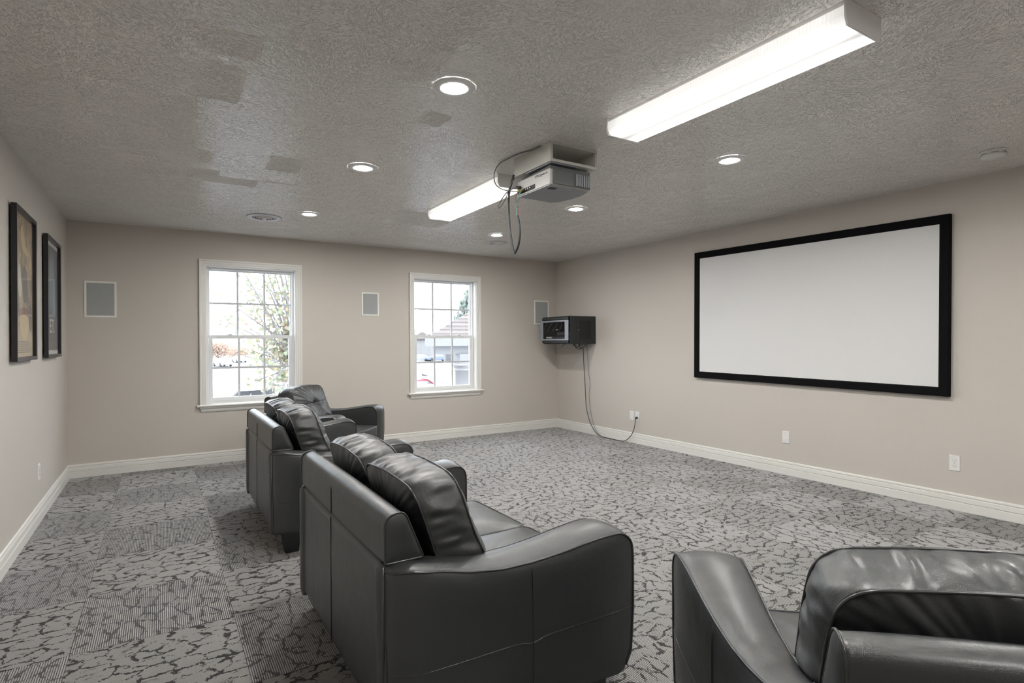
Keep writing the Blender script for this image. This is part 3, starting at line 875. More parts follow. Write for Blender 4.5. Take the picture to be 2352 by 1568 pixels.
# ------------------------------------------------------------------ wall plates
def plate(label, x, y, z, nx, kind, grp=None):
    """nx: +1 plate faces +x, -1 faces -x"""
    o = thing('wall_outlet' if kind == 'duplex' else 'blank_plate', label, 'outlet' if kind == 'duplex' else 'wall plate', (x, y, z), group=grp)
    o.rotation_euler = (0, 0, 0 if nx > 0 else PI)
    pl = MB()
    pl.add([(0.0005, -0.035, -0.057), (0.0005, 0.035, -0.057), (0.0005, 0.035, 0.057), (0.0005, -0.035, 0.057),
            (0.006, -0.032, -0.054), (0.006, 0.032, -0.054), (0.006, 0.032, 0.054), (0.006, -0.032, 0.054)],
           [(0, 3, 2, 1), (4, 5, 6, 7), (0, 1, 5, 4), (1, 2, 6, 5), (2, 3, 7, 6), (3, 0, 4, 7)])
    pl.build('plate', M_PLATE, o)
    if kind == 'duplex':
        for s_ in (-1, 1):
            r_ = MB(); zc = s_*0.0195
            pts = [(0.0165*math.cos(a), max(-0.0135, min(0.0135, 0.0175*math.sin(a)))) for a in [2*PI*k/24 for k in range(24)]]
            r_.prism([(y_, zc+z_) for y_, z_ in pts], 'x', 0.0062, 0.0085)
            rc = r_.build('receptacle', M_PLATE, o)
            MB().box(0.0086, 0.0090, -0.0075, -0.0055, zc, zc+0.008).box(0.0086, 0.0090, 0.0055, 0.0075, zc+0.001, zc+0.008).cyl(0.0024, 0.0086, 0.0090, 10, (0, 0, zc-0.006), 'x').build('slot', M_SLOT, rc)
        MB().cyl(0.003, 0.0061, 0.0072, 10, (0, 0, 0), 'x').build('screw', M_METALG, o)
    else:
        for s_ in (-1, 1):
            MB().cyl(0.0028, 0.0061, 0.0070, 10, (0, 0, s_*0.042), 'x').build('screw', M_METALG, o)
    return o
plate('white blank wall plate beside the plugged-in outlet', XR, 5.145, 0.332, -1, 'blank')
plate('white wall outlet with a black plug in it, right of the hanging cables', XR, 5.047, 0.337, -1, 'duplex')
plate('white blank wall plate below the left half of the projection screen', XR, 3.110, 0.350, -1, 'blank')
plate('white duplex wall outlet below the right end of the projection screen', XR, 1.785, 0.345, -1, 'duplex')
plate('white wall outlet low on the left wall below the posters', XL, 5.222, 0.350, 1, 'duplex')

# ------------------------------------------------------------------ equipment cabinet in the far right corner
cb = thing('equipment_cabinet', 'black wall-mounted metal equipment cabinet with glazed door in the far right corner', 'cabinet', (XR, 0, 0))
x0, x1, y0, y1, z0, z1 = -0.437, 0.0, 5.822, 6.430, 1.232, 1.600
cs = MB(); t_ = 0.006
cs.box(x0, x1-0.001, y0, y0+t_, z0, z1).box(x0, x1-0.001, y1-t_, y1, z0, z1).box(x0, x1-0.001, y0, y1, z0, z0+t_).box(x0, x1-0.001, y0, y1, z1-t_, z1).box(-0.012, -0.001, y0, y1, z0, z1)
body = cs.build('body', M_BLACK, cb, bevel=0.0015)
sp = MB().box(x0+0.10, x1-0.045, y0-0.003, y0, z0+0.045, z1-0.045).build('side_panel', M_BLACK, cb, bevel=0.001)
MB().box(x0+0.145, x1-0.085, y0-0.004, y0-0.0031, z0+0.062, z1-0.058).build('side_glass', simple('dark_cabinet_inset', (0.008, 0.009, 0.010), 0.2), sp)
for zz in (z0+0.028, z1-0.026):
    for k in range(16):
        xx = x0+0.11+k*0.0165
        MB().add([(xx, y0-0.001, zz-0.010), (xx+0.007, y0-0.001, zz-0.010), (xx+0.013, y0-0.001, zz+0.010), (xx+0.006, y0-0.001, zz+0.010)], [(0, 1, 2, 3)]).build('vent_slot', M_SLOT, body)
MB().cyl(0.010, -0.008, 0, 14, (x0+0.128, y0-0.003, (z0+z1)/2), 'y').build('lock_body', M_SLOT, sp)
MB().cyl(0.006, -0.012, -0.008, 14, (x0+0.130, y0-0.003, (z0+z1)/2), 'y').build('lock', M_KNOB, sp)
# front rails and the glazed door, slightly ajar
rails = MB()
rails.prism([(x0-0.002, z1-0.008), (x0-0.020, z1-0.014), (x0-0.020, z1-0.040), (x0-0.002, z1-0.046)], 'y', y0+0.02, y1)
rails.prism([(x0-0.002, z0+0.008), (x0-0.020, z0+0.014), (x0-0.020, z0+0.040), (x0-0.002, z0+0.046)], 'y', y0+0.02, y1)
rails.build('front_rail', M_BLACK, cb, bevel=0.002)
dr = MB(); dz0, dz1 = z0+0.048, z1-0.050
dy0, dy1 = y0+0.022, y1+0.055
for bx in ((dy0, dy0+0.075, dz0, dz1), (dy1-0.070, dy1, dz0, dz1), (dy0+0.075, dy1-0.07, dz0, dz0+0.018), (dy0+0.075, dy1-0.07, dz1-0.022, dz1)):
    dr.box(x0-0.016, x0-0.006, *bx)
door = dr.build('door', M_METALG, cb, bevel=0.001); door['label'] = 'grey framed glass door'
MB().box(x0-0.012, x0-0.009, dy0+0.075, dy1-0.07, dz0+0.018, dz1-0.022).build('door_glass', M_CGLASS, door)
MB().cyl(0.009, -0.009, 0, 14, (x0-0.016, dy1-0.035, (z0+z1)/2), 'x').build('lock', M_KNOB, door)
text_obj('HAVANCE', 0.030, M_WINK, door, (x0-0.0128, y1-0.155, z0+0.085), (R(90), 0, R(-90)))
eq = MB().box(x0+0.03, -0.05, y0+0.05, y1-0.05, z0+0.012, z0+0.10).box(x0+0.05, -0.05, y0+0.05, y1-0.25, z0+0.115, z0+0.16)
eq.build('equipment_unit', simple('charcoal_equipment', (0.09, 0.09, 0.10), 0.5), cb, bevel=0.003)
MB().box(x0+0.025, x0+0.03, y1-0.30, y1-0.26, z0+0.185, z0+0.20).build('white_tag', M_PLATE, cb)
ic = MB()
random.seed(3)
for k in range(5):
    ya = y0+0.10+0.1*k
    pts = [(x0+0.03+0.02*math.sin(q*2+k), ya+0.10*q+0.02*math.sin(5*q+k), z1-0.01-0.18*q) for q in [j/10 for j in range(11)]]
    ic.tube(pts, 0.003, 6)
ic.build('inner_cable', M_CABLEG, cb, smooth=True)
# drooping bundle under the cabinet
bl = MB()
for k in range(7):
    ya, yb = 6.22-0.03*k, 5.90+0.02*k
    dz_ = 0.055+0.012*(k % 3)
    pts = [(-0.06-0.03*(k % 4), ya+(yb-ya)*q, z0+0.004-dz_*math.sin(PI*q)) for q in [j/12 for j in range(13)]]
    bl.tube(pts, 0.0035, 6)
bl.tube([(-0.2, 6.22, z0), (-0.21, 6.27, z0-0.012), (-0.21, 6.30, z0-0.045)], 0.004, 6)
bl.build('cable_bundle', M_CABLE, cb, smooth=True)
bw_ = MB()
for k in range(2):
    pts = [(-0.10-0.04*k, 6.16+(5.88-6.16)*q, z0+0.004-(0.05+0.008*k)*math.sin(PI*q)) for q in [j/12 for j in range(13)]]
    bw_.tube(pts, 0.003, 6)
bw_.build('cable_bundle', M_WHITEW, cb, smooth=True)

def smooth_path(pts, sub=8):
    P = [Vector(p) for p in pts]; out = []
    for i in range(len(P)-1):
        p0 = P[max(i-1, 0)]; p1 = P[i]; p2 = P[i+1]; p3 = P[min(i+2, len(P)-1)]
        for k in range(sub):
            t = k/sub
            out.append(0.5*((2*p1)+(-p0+p2)*t+(2*p0-5*p1+4*p2-p3)*t*t+(-p0+3*p1-3*p2+p3)*t**3))
    out.append(P[-1]); return out
cab = thing('power_cable', 'black power cable hanging from the cabinet and looping up to the outlet', 'cable', (0, 0, 0))
pts = [(4.955, 6.06, 1.226), (4.96, 6.06, 1.16), (4.965, 6.055, 0.98), (4.96, 6.04, 0.85), (4.965, 6.03, 0.69), (4.96, 6.018, 0.56), (4.955, 5.985, 0.33), (4.95, 5.90, 0.15),
       (4.945, 5.78, 0.04), (4.93, 5.64, 0.008), (4.92, 5.45, 0.007), (4.905, 5.30, 0.007), (4.925, 5.20, 0.02), (4.945, 5.115, 0.10), (4.948, 5.065, 0.20), (4.945, 5.048, 0.27), (4.955, 5.047, 0.315)]
MB().tube(smooth_path(pts), 0.0045, 8).build('cord', M_CABLE, cab, smooth=True)
MB().cyl(0.014, -0.030, -0.009, 14, (XR, 5.047, 0.3175), 'x').build('plug', M_CABLE, cab, smooth=True)
cab2 = thing('data_cable', 'thin grey cable running down behind the black cable to the baseboard', 'cable', (0, 0, 0))
pts = [(4.97, 5.99, 1.226), (4.972, 5.985, 1.10), (4.975, 5.97, 0.90), (4.972, 5.958, 0.81), (4.976, 5.935, 0.69), (4.976, 5.955, 0.58), (4.974, 5.95, 0.45), (4.972, 5.915, 0.28), (4.962, 5.85, 0.14), (4.955, 5.78, 0.06), (4.95, 5.70, 0.01)]
MB().tube(smooth_path(pts), 0.0026, 6).build('cord', M_CABLEG, cab2, smooth=True)

# ------------------------------------------------------------------ fluorescent wraparound fixtures
def fixture(label, xc, ya, yb, grp='fluorescent ceiling fixtures'):
    o = thing('fluorescent_fixture', label, 'ceiling light', (xc, (ya+yb)/2, H), group=grp)
    hl = (yb-ya)/2; hw = 0.118; dp = 0.088
    MB().box(-hw+0.012, hw-0.012, -hl+0.004, hl-0.004, -0.030, -0.0005).build('housing', M_PLATE, o)
    le = MB()
    pr = [(-hw, -0.022), (-hw-0.002, -0.055), (-hw+0.012, -dp+0.004), (-hw+0.022, -dp), (hw-0.022, -dp), (hw-0.012, -dp+0.004), (hw+0.002, -0.055), (hw, -0.022),
          (hw-0.005, -0.022), (hw-0.006, -0.055), (hw-0.016, -dp+0.006), (-hw+0.016, -dp+0.006), (-hw+0.006, -0.055), (-hw+0.005, -0.022)]
    le.prism(pr, 'y', -hl+0.006, hl-0.006).build('lens', M_LENS, o)
    for s_ in (-1, 1):
        MB().prism([(-hw-0.004, -0.0005), (-hw-0.004, -0.062), (-hw+0.010, -dp-0.003), (hw-0.010, -dp-0.003), (hw+0.004, -0.062), (hw+0.004, -0.0005)], 'y', s_*hl-0.004, s_*hl+0.004).build('end_cap', M_PLATE, o, bevel=0.0015)
    return o
fixture('long lit fluorescent fixture nearest the camera at upper right', 2.122, 1.022, 2.238)
fixture('lit fluorescent fixture beyond the projector, farther down the ceiling', 2.122, 3.366, 4.574)
fixture('lit fluorescent fixture on the ceiling behind the camera', 2.122, -1.322, -0.106)

# ------------------------------------------------------------------ recessed downlights
def downlight(label, x, y, first=None):
    if first is not None: return dup(first, (x, y, H), None, label)
    o = thing('downlight', label, 'ceiling light', (x, y, H), group='recessed downlights')
    MB().lathe([(0.097, -0.0005), (0.097, -0.004), (0.092, -0.0065), (0.070, -0.0085), (0.056, -0.0080), (0.051, -0.0045), (0.051, -0.0005)], 48).build('trim_ring', M_RING, o, smooth=True)
    MB().cyl(0.0515, -0.0070, -0.0030, 40).build('lens', M_DISC, o)
    return o
d1 = downlight('round recessed downlight nearest the camera, in the left row', 1.154, 2.330)
downlight('round recessed downlight in the left row, second from the camera', 1.156, 3.717, d1)
downlight('round recessed downlight in the left row, farthest, beside the round vent', 1.154, 5.309, d1)
downlight('round recessed downlight in the right row, nearest, beyond the big fixture', 3.149, 2.340, d1)
downlight('round recessed downlight in the right row, just beyond the projector', 3.127, 3.907, d1)
downlight('small round recessed downlight in the right row, farthest from the camera', 3.137, 5.306, d1)
for k, (x, y) in enumerate(((1.154, 0.75), (3.14, 0.75), (1.154, -0.9), (3.14, -0.9))):
    downlight(('left row downlight overhead of the camera', 'right row downlight overhead of the camera', 'left row downlight behind the camera', 'right row downlight behind the camera')[k], x, y, d1)['group'] = 'downlights outside the view'

_s2 = {}
def simple_cache2(name, col):
    if name not in _s2: _s2[name] = simple(name, col, 0.35, metal=0.3)
    return _s2[name]
# ------------------------------------------------------------------ round air vents
def vent(label, x, y, r):
    o = thing('ceiling_vent', label, 'air vent', (x, y, H), group='round ceiling vents')
    k = r/0.150
    MB().lathe([(0.151*k, -0.0005), (0.151*k, -0.006), (0.144*k, -0.011), (0.130*k, -0.011), (0.118*k, -0.004), (0.108*k, -0.010), (0.102*k, -0.006), (0.102*k, -0.0005)], 56).build('outer_ring', simple_cache2('satin_vent_metal', (0.6, 0.6, 0.62)), o, smooth=True)
    MB().cyl(0.102*k, -0.0020, -0.0008, 40).build('duct_opening', M_SLOT, o)
    for rr, dz in ((0.086, -0.014), (0.064, -0.018), (0.042, -0.022)):
        MB().lathe([(rr*k, dz), ((rr+0.012)*k, dz+0.012), ((rr+0.010)*k, dz+0.012), ((rr-0.004)*k, dz+0.001), (rr*k, dz)], 48).build('cone_ring', M_RING, o, smooth=True)
    MB().lathe([(0.0001, -0.026), (0.018*k, -0.025), (0.024*k, -0.018), (0.020*k, -0.010), (0.0001, -0.008)], 32).build('centre_cone', M_RING, o, smooth=True)
    for a in (0, PI/2):
        MB().box(-0.1*k, 0.1*k, -0.002, 0.002, -0.010, -0.006).build('cross_bar', M_RING, o, rot=(0, 0, a+0.6))
    return o
vent('round metal air vent in the ceiling near the left window', 0.826, 5.655, 0.152)
vent('round metal air vent in the ceiling near the far right corner, beyond the hanging cables', 3.392, 5.715, 0.120)

# smoke detector
sd = thing('smoke_detector', 'round white smoke detector on the ceiling at the right edge of the photo', 'smoke detector', (4.436, 1.375, H))
MB().lathe([(0.0001, -0.001), (0.072, -0.001), (0.074, -0.004), (0.072, -0.009), (0.0001, -0.009)], 48).build('base_plate', M_PLATE, sd, smooth=False)
MB().lathe([(0.066, -0.009), (0.066, -0.018), (0.064, -0.020), (0.066, -0.022), (0.065, -0.034), (0.058, -0.042), (0.0001, -0.044)], 48).build('cover', M_PLATE, sd, smooth=True)
for k in range(3):
    a0 = 2.4+k*0.9
    pts = [(0.0668*math.cos(a0+q*0.07), 0.0668*math.sin(a0+q*0.07), -0.019) for q in range(9)]
    MB().tube(pts, 0.0012, 5).build('slot', M_SLOT, sd)
MB().cyl(0.007, -0.047, -0.0435, 14, (0.02, -0.02, 0)).build('test_button', M_PLATE, sd)

# ------------------------------------------------------------------ projector and its ceiling box
mx0, mx1, my0, my1, mz = 1.944, 2.300, 2.662, 3.064, 2.325
mbx = thing('projector_mount_box', 'off-white open-ended wooden box screwed to the ceiling above the projector', 'mount box', (mx0, my0, H))
W_, D_, Hh = mx1-mx0, my1-my0, H-mz
t_ = 0.016
MB().box(0, t_, 0, D_, -Hh, -0.0005).build('side_board', M_MOUNT, mbx, bevel=0.001)
MB().box(W_-t_, W_, 0, D_, -Hh, -0.0005).build('side_board', M_MOUNT, mbx, bevel=0.001)
MB().box(t_, W_-t_, 0, D_, -Hh, -Hh+t_).build('bottom_board', M_MOUNT, mbx, bevel=0.001)
MB().box(t_, W_-t_, 0, D_, -0.012, -0.0005).build('top_board', M_MOUNT, mbx, bevel=0.001)
MB().box(W_*0.62, W_*0.70, D_*0.45, D_*0.8, -Hh+t_+0.0005, -Hh+t_+0.03).build('wood_block', simple('raw_brown_wood', (0.20, 0.10, 0.05), 0.6), mbx)
MB().box(0.01, W_*0.60, 0.012, D_*0.7, -Hh-0.007, -Hh-0.0005).build('mounting_plate', M_METALG, mbx)
for k in range(4):
    MB().cyl(0.005, -Hh-0.010, -Hh-0.0072, 8, (0.02, 0.06+k*0.07, 0)).build('screw', M_KNOB, mbx)
pj = thing('projector', 'grey ceiling-hung projector with ribbed exhaust end, below the wooden box', 'projector', (1.950, 2.684, 2.195))
# local: x to the screen, y away, z up; size
pa = at(1350, 440, 'z', 2.195); pb = at(1265, 468, 'z', 2.195)
PW = pa.x-1.950; PD = 0.350; PH = 0.092
front = [(PW, 0.0), (PW+0.020, 0.06), (PW+0.030, 0.13), (PW+0.026, 0.21), (PW+0.008, 0.29), (PW-0.03, PD-0.005)]
outl = [(0, 0), (0.01, 0)]+front+[(0, PD)]
body = MB().prism(loop_round([(0, 0.004), (0.004, 0)]+front+[(0, PD)], 0.003, 2), 'z', 0.0, PH).build('body', M_PROJ, pj, bevel=0.002)
MB().prism([(0.004, 0.006)]+[(x-0.012, y*0.97+0.006) for x, y in front]+[(0.004, PD-0.012)], 'z', -0.006, -0.0005).build('bottom_plate', M_PROJB, pj)
ep = MB().box(0.022, PW-0.002, -0.010, -0.0005, 0.004, PH-0.002).build('end_panel', M_PROJD, pj, bevel=0.002); ep['label'] = 'charcoal end panel with exhaust fins'
for k in range(8):
    xx = PW*0.62+k*PW*0.046
    MB().box(xx, xx+PW*0.024, -0.017, -0.0105, 0.010, PH-0.010).build('fin', M_PROJB, ep, bevel=0.001)
MB().prism([(0.010, 0.004), (PW+0.006, 0.004)]+[(x+0.004, y) for x, y in front[1:]]+[(0.03, PD-0.006)], 'z', PH+0.0005, PH+0.022).build('top_shell', M_PROJD, pj, bevel=0.003)
MB().box(0.06, PW-0.06, 0.08, PD-0.08, PH+0.022, 0.1185).build('ceiling_bracket', M_METALG, pj, bevel=0.002)
MB().box(-0.0035, -0.0005, 0.15, 0.34, 0.008, 0.034).build('connector_panel', M_SLOT, pj)
MB().box(0.035, 0.085, 0.035, 0.075, -0.0075, -0.0062).build('rating_label', M_SLOT, pj)
tx = text_obj('STW2 gnuns .vn', 0.020, M_SLOT, pj, (-0.0008, 0.085, 0.074), (R(90), 0, R(-90)))
for k in range(3):
    MB().cyl(0.0045, -0.014, -0.0036, 10, (0, 0.19+k*0.022, 0.020), 'x').build('connector', M_KNOB, pj)
for k in range(3):
    MB().cyl(0.007, -0.030, -0.0036, 12, (0, 0.265+k*0.017, 0.021), 'x').build('connector', M_BRASS, pj, smooth=True)
lz = MB().lathe([(0.042, 0), (0.044, 0.02), (0.036, 0.026), (0.034, 0.016), (0.0001, 0.010)], 28, (PW+0.026, 0.16, 0.05), 'x').build('lens', M_SLOT, pj, smooth=True)

def P3(px, py, x): return at(px, py, 'x', x)
hc = thing('hanging_cable', 'thick black cable hanging in a long loop below the projector', 'cable')
pts = [P3(1180, 402, 1.93), P3(1175, 420, 1.92), P3(1170, 440, 1.92), P3(1168, 470, 1.92), P3(1170, 510, 1.92), P3(1175, 550, 1.92), P3(1180, 576, 1.92),
       P3(1183, 580, 1.92), P3(1190, 565, 1.92), P3(1194, 540, 1.92), P3(1193, 515, 1.92), P3(1189, 495, 1.92)]
MB().tube(smooth_path(pts, 6), 0.0075, 8).build('sheath', M_CABLE, hc, smooth=True)
pts = [P3(1189, 495, 1.92), P3(1186, 480, 1.92), P3(1188, 462, 1.92), P3(1196, 440, 1.92), P3(1203, 433, 1.935)]
MB().tube(smooth_path(pts, 6), 0.0030, 6).build('wire', M_TEAL, hc, smooth=True)
pts = [P3(1189, 495, 1.925), P3(1191, 482, 1.925), P3(1185, 465, 1.92), P3(1185, 450, 1.92), P3(1190, 441, 1.935)]
MB().tube(smooth_path(pts, 6), 0.0030, 6).build('wire', M_REDW, hc, smooth=True)
pc = thing('projector_power_cord', 'thin dark cord looping from the ceiling box round to the projector plug', 'cable')
pts = [P3(1240, 333, 1.93)+Vector((0, 0, 0)), P3(1222, 341, 1.93), P3(1195, 350, 1.90), P3(1166, 360, 1.89), P3(1145, 378, 1.89), P3(1135, 400, 1.89), P3(1138, 422, 1.89), P3(1152, 434, 1.90), P3(1170, 438, 1.91), P3(1188, 440, 1.93)]
for q in pts:
    q.z = min(q.z, H-0.006)
MB().tube(smooth_path(pts, 6), 0.0034, 6).build('cord', M_CABLEG, pc, smooth=True)
pts = [P3(1190, 430, 1.93), P3(1178, 433, 1.91), P3(1166, 440, 1.905), P3(1154, 455, 1.90), P3(1144, 474, 1.90), P3(1146, 478, 1.90), P3(1153, 470, 1.90), P3(1163, 452, 1.90), P3(1168, 438, 1.905), P3(1175, 420, 1.91), P3(1183, 409, 1.935)]
MB().tube(smooth_path(pts, 6), 0.0034, 6).build('cord', M_CABLEG, pc, smooth=True)
a = P3(1185, 430, 1.925); b_ = P3(1196, 431, 1.940)
MB().tube([a, a.lerp(b_, 0.5), b_], [0.006, 0.010, 0.010], 8).build('plug', M_CABLE, pc, smooth=True)

# ------------------------------------------------------------------ outside: parking lot seen through the windows
ZG = -2.6
M_ASPH = simple('pale_asphalt', (0.123, 0.123, 0.129), 0.9, var=0.1, nscale=0.6)
M_CONC = simple('bright_concrete', (0.171, 0.171, 0.171), 0.9, var=0.05, nscale=0.5)
M_LAWN = simple('autumn_lawn', (0.142, 0.162, 0.076), 0.95, var=0.25, nscale=0.8)
M_PAVW = simple('white_roof_metal', (0.570, 0.570, 0.589), 0.6, var=0.02)
M_BARK = simple('grey_bark', (0.142, 0.133, 0.137), 0.9, var=0.2)
def leaf_mat(name, cs):
    mt, nt, p = new_mat(name)
    g = N(nt, 'ShaderNodeNewGeometry')
    cr_ = N(nt, 'ShaderNodeValToRGB'); L(nt, g.outputs['Random Per Island'], cr_.inputs[0])
    el = cr_.color_ramp.elements
    el[0].color = c4(cs[0]); el[1].color = c4(cs[-1])
    for k in range(1, len(cs)-1):
        e = el.new(k/(len(cs)-1)); e.color = c4(cs[k])
    L(nt, cr_.outputs[0], p.inputs['Base Color']); p.inputs['Roughness'].default_value = 0.6
    tr = N(nt, 'ShaderNodeBsdfTranslucent'); L(nt, cr_.outputs[0], tr.inputs[0])
    mx = N(nt, 'ShaderNodeMixShader'); mx.inputs[0].default_value = 0.35
    out = [n for n in nt.nodes if n.type == 'OUTPUT_MATERIAL'][0]
    L(nt, p.outputs[0], mx.inputs[1]); L(nt, tr.outputs[0], mx.inputs[2]); L(nt, mx.outputs[0], out.inputs[0])
    return mt
M_LEAF = leaf_mat('round_green_gold_leaves', [(0.19, 0.21, 0.15), (0.21, 0.23, 0.16), (0.22, 0.24, 0.155), (0.20, 0.22, 0.155), (0.27, 0.26, 0.16), (0.30, 0.26, 0.165), (0.30, 0.22, 0.165)])
M_ORANGE = leaf_mat('orange_autumn_leaves', [(0.36, 0.25, 0.19), (0.40, 0.29, 0.22), (0.34, 0.26, 0.21)])
M_PINE = leaf_mat('blue_green_needles', [(0.17, 0.21, 0.19), (0.20, 0.24, 0.23), (0.21, 0.25, 0.19)])
g = MB().box(-60, 140, YF+1.5, 260, ZG-0.4, ZG).build('ground', M_ASPH); g['kind'] = 'structure'
lw = MB().add([tuple(at(px, py, 'z', ZG+0.02)) for px, py in ((940, 870), (1100, 868), (1120, 905), (940, 905))], [(0, 1, 2, 3)]).build('lawn', M_LAWN)
tag(lw, 'pale green and gold strip of grass beyond the parked cars', 'grass', kind='stuff')

def car(label, px, py_base, heading, mat, dist=None, suv=False, grp=None):
    """a car whose wheels stand where the photo shows them"""
    if dist is None: p = at(px, py_base, 'z', ZG)
    else:
        d = (cf*FPX+cr*(px-1176)); d.z = 0; p = d.normalized()*dist; p.z = ZG
    o = thing('parked_car', label, 'car', (p.x, p.y, ZG), heading, group=grp)
    hh = 1.72 if suv else 1.42
    side = [(-2.2, 0.30), (-2.28, 0.62), (-2.15, 0.88), (-1.35 if not suv else -2.0, 0.96), (-0.75 if not suv else -1.75, hh-0.06), (0.25, hh), (1.0, 0.98), (2.0, 0.84), (2.25, 0.62), (2.22, 0.30)]
    pr = loop_round(side, 0.18, 4)
    n = len(pr); vs = []; fs = []
    for (x, z) in pr:
        w_ = 0.88 if z < 0.95 else 0.88-(z-0.95)*0.42
        vs += [(x, -w_, z), (x, w_, z)]
    for i in range(n):
        j = (i+1) % n; fs.append((2*i, 2*i+1, 2*j+1, 2*j))
    fs.append(tuple(2*i for i in range(n))); fs.append(tuple(2*i+1 for i in range(n)))
    MB().add(vs, fs).build('body', mat, o)
    gl = simple_cache('car_window_glass', (0.20, 0.205, 0.21), 0.1)
    a0 = -1.05 if not suv else -1.85
    b0 = -0.72 if not suv else -1.68
    for s_ in (-1, 1):
        y1_, y2_ = 0.885, 0.885-(hh-0.1-0.95)*0.42+0.006
        MB().add([(a0, s_*y1_, 0.97), (0.85, s_*y1_, 0.97), (0.28, s_*y2_, hh-0.1), (b0, s_*y2_, hh-0.1)], [(0, 1, 2, 3)]).build('side_window', gl, o)
    MB().add([(0.98, -0.74, 1.01), (0.98, 0.74, 1.01), (0.36, 0.62, hh-0.06), (0.36, -0.62, hh-0.06)], [(0, 1, 2, 3)]).build('windshield', gl, o)
    for wx in (-1.38, 1.38):
        for s_ in (-1, 1):
            wl = MB().lathe([(0.0001, 0), (0.33, 0), (0.34, 0.06), (0.34, 0.16), (0.30, 0.20), (0.20, 0.20), (0.18, 0.185), (0.0001, 0.19)], 20, (wx, s_*0.72 if s_ > 0 else -0.72-0.0, 0.34), 'y')
            if s_ < 0:
                wl.v = [(x, -(y+0.72)-0.72, z) for x, y, z in wl.v]
            wl.build('wheel', simple_cache('tyre_rubber', (0.05, 0.05, 0.05), 0.7), o, smooth=False)
    return o
_sc = {}
def simple_cache(name, col, rough):
    if name not in _sc: _sc[name] = simple(name, col, rough)
    return _sc[name]
C_WHITE = simple('white_car_paint', (0.418, 0.418, 0.418), 0.35)
C_RED = simple('red_car_paint', (0.30, 0.03, 0.06), 0.35)
C_BLUE = simple('blue_grey_car_paint', (0.114, 0.142, 0.209), 0.35)
C_GREY = simple('silver_car_paint', (0.209, 0.218, 0.237), 0.35)
C_DARK = simple('dark_car_paint', (0.05, 0.06, 0.08), 0.35)
car('white sedan roof and windows behind the right window sill', 1000, 0, R(180-32+20), C_WHITE, dist=33)
car('crimson car just behind the white sedan, right window', 958, 0, R(180-20), C_RED, dist=38)
car('white four-wheel drive with a big wheel arch, bottom of the left window', 588, 0, R(150), C_WHITE, dist=34, suv=True)
car('silver car roof and windscreen at the bottom left of the left window', 512, 0, R(170), C_GREY, dist=27)
car('small white car facing the building, left part of the left window', 511, 841, R(-75), C_WHITE, grp=None)
car('white car driving on the asphalt beside the muntin, left window', 549, 832, R(-80), C_WHITE)
car('blue-grey sedan in the near parked row, right window', 965, 829, R(170), C_GREY)
car('silver sedan with dark windows in the near parked row, right window', 1005, 829, R(170), C_BLUE)
car('white van in the second parked row, right window', 968, 818, R(165), C_WHITE, suv=True)
car('dark blue car in the second parked row, right window', 1006, 818, R(165), C_DARK)
car('small white car beyond the carport post, right window', 980, 861, R(-60), C_WHITE)
hy_ = thing('fire_hydrant', 'small red hydrant on the grass between the carport posts', 'hydrant', at(1003, 866, 'z', ZG))
MB().lathe([(0.0001, 0), (0.22, 0), (0.22, 0.06), (0.14, 0.08), (0.14, 0.5), (0.18, 0.52), (0.16, 0.6), (0.05, 0.72), (0.0001, 0.74)], 16).build('body', C_RED, hy_, smooth=True)
MB().cyl(0.07, -0.32, 0.32, 12, (0, 0, 0.42), 'x').build('outlet_cap', C_RED, hy_)

# carports: white flat roofs on posts
def carport(label, corners, thick, posts):
    o = thing('carport', label, 'carport', (0, 0, 0))
    n = 4
    MB().add([(x, y, z) for x, y, z in corners]+[(x, y, z-thick) for x, y, z in corners],
             [(0, 1, 2, 3), (7, 6, 5, 4), (0, 4, 5, 1), (1, 5, 6, 2), (2, 6, 7, 3), (3, 7, 4, 0)]).build('roof', M_PAVW, o)
    for (x, y, zt) in posts:
        MB().box(x-0.16, x+0.16, y-0.16, y+0.16, ZG, zt-thick).build('post', M_PAVW, o)
    return o
zr = -0.45
ca_ = [tuple(at(470, 884, 'z', zr)), tuple(at(620, 876, 'z', zr)), tuple(at(640, 846, 'z', zr)), tuple(at(470, 845, 'z', zr))]
pl_ = at(640, 870, 'z', zr)
carport('long white flat carport roof seen through the left window', ca_, 0.35, [(at(480, 880, 'z', zr).x, at(480, 880, 'z', zr).y, zr), (pl_.x, pl_.y, zr)])
ca_ = [tuple(at(900, 829, 'z', zr)), tuple(at(1044, 859, 'z', zr)), tuple(at(1078, 846, 'z', zr)), tuple(at(920, 823, 'z', zr))]
q1 = at(962, 843, 'z', zr); q2 = at(1014, 854, 'z', zr)
carport('white carport roof with two square posts seen through the right window', ca_, 0.45, [(q1.x, q1.y, zr), (q2.x, q2.y, zr)])

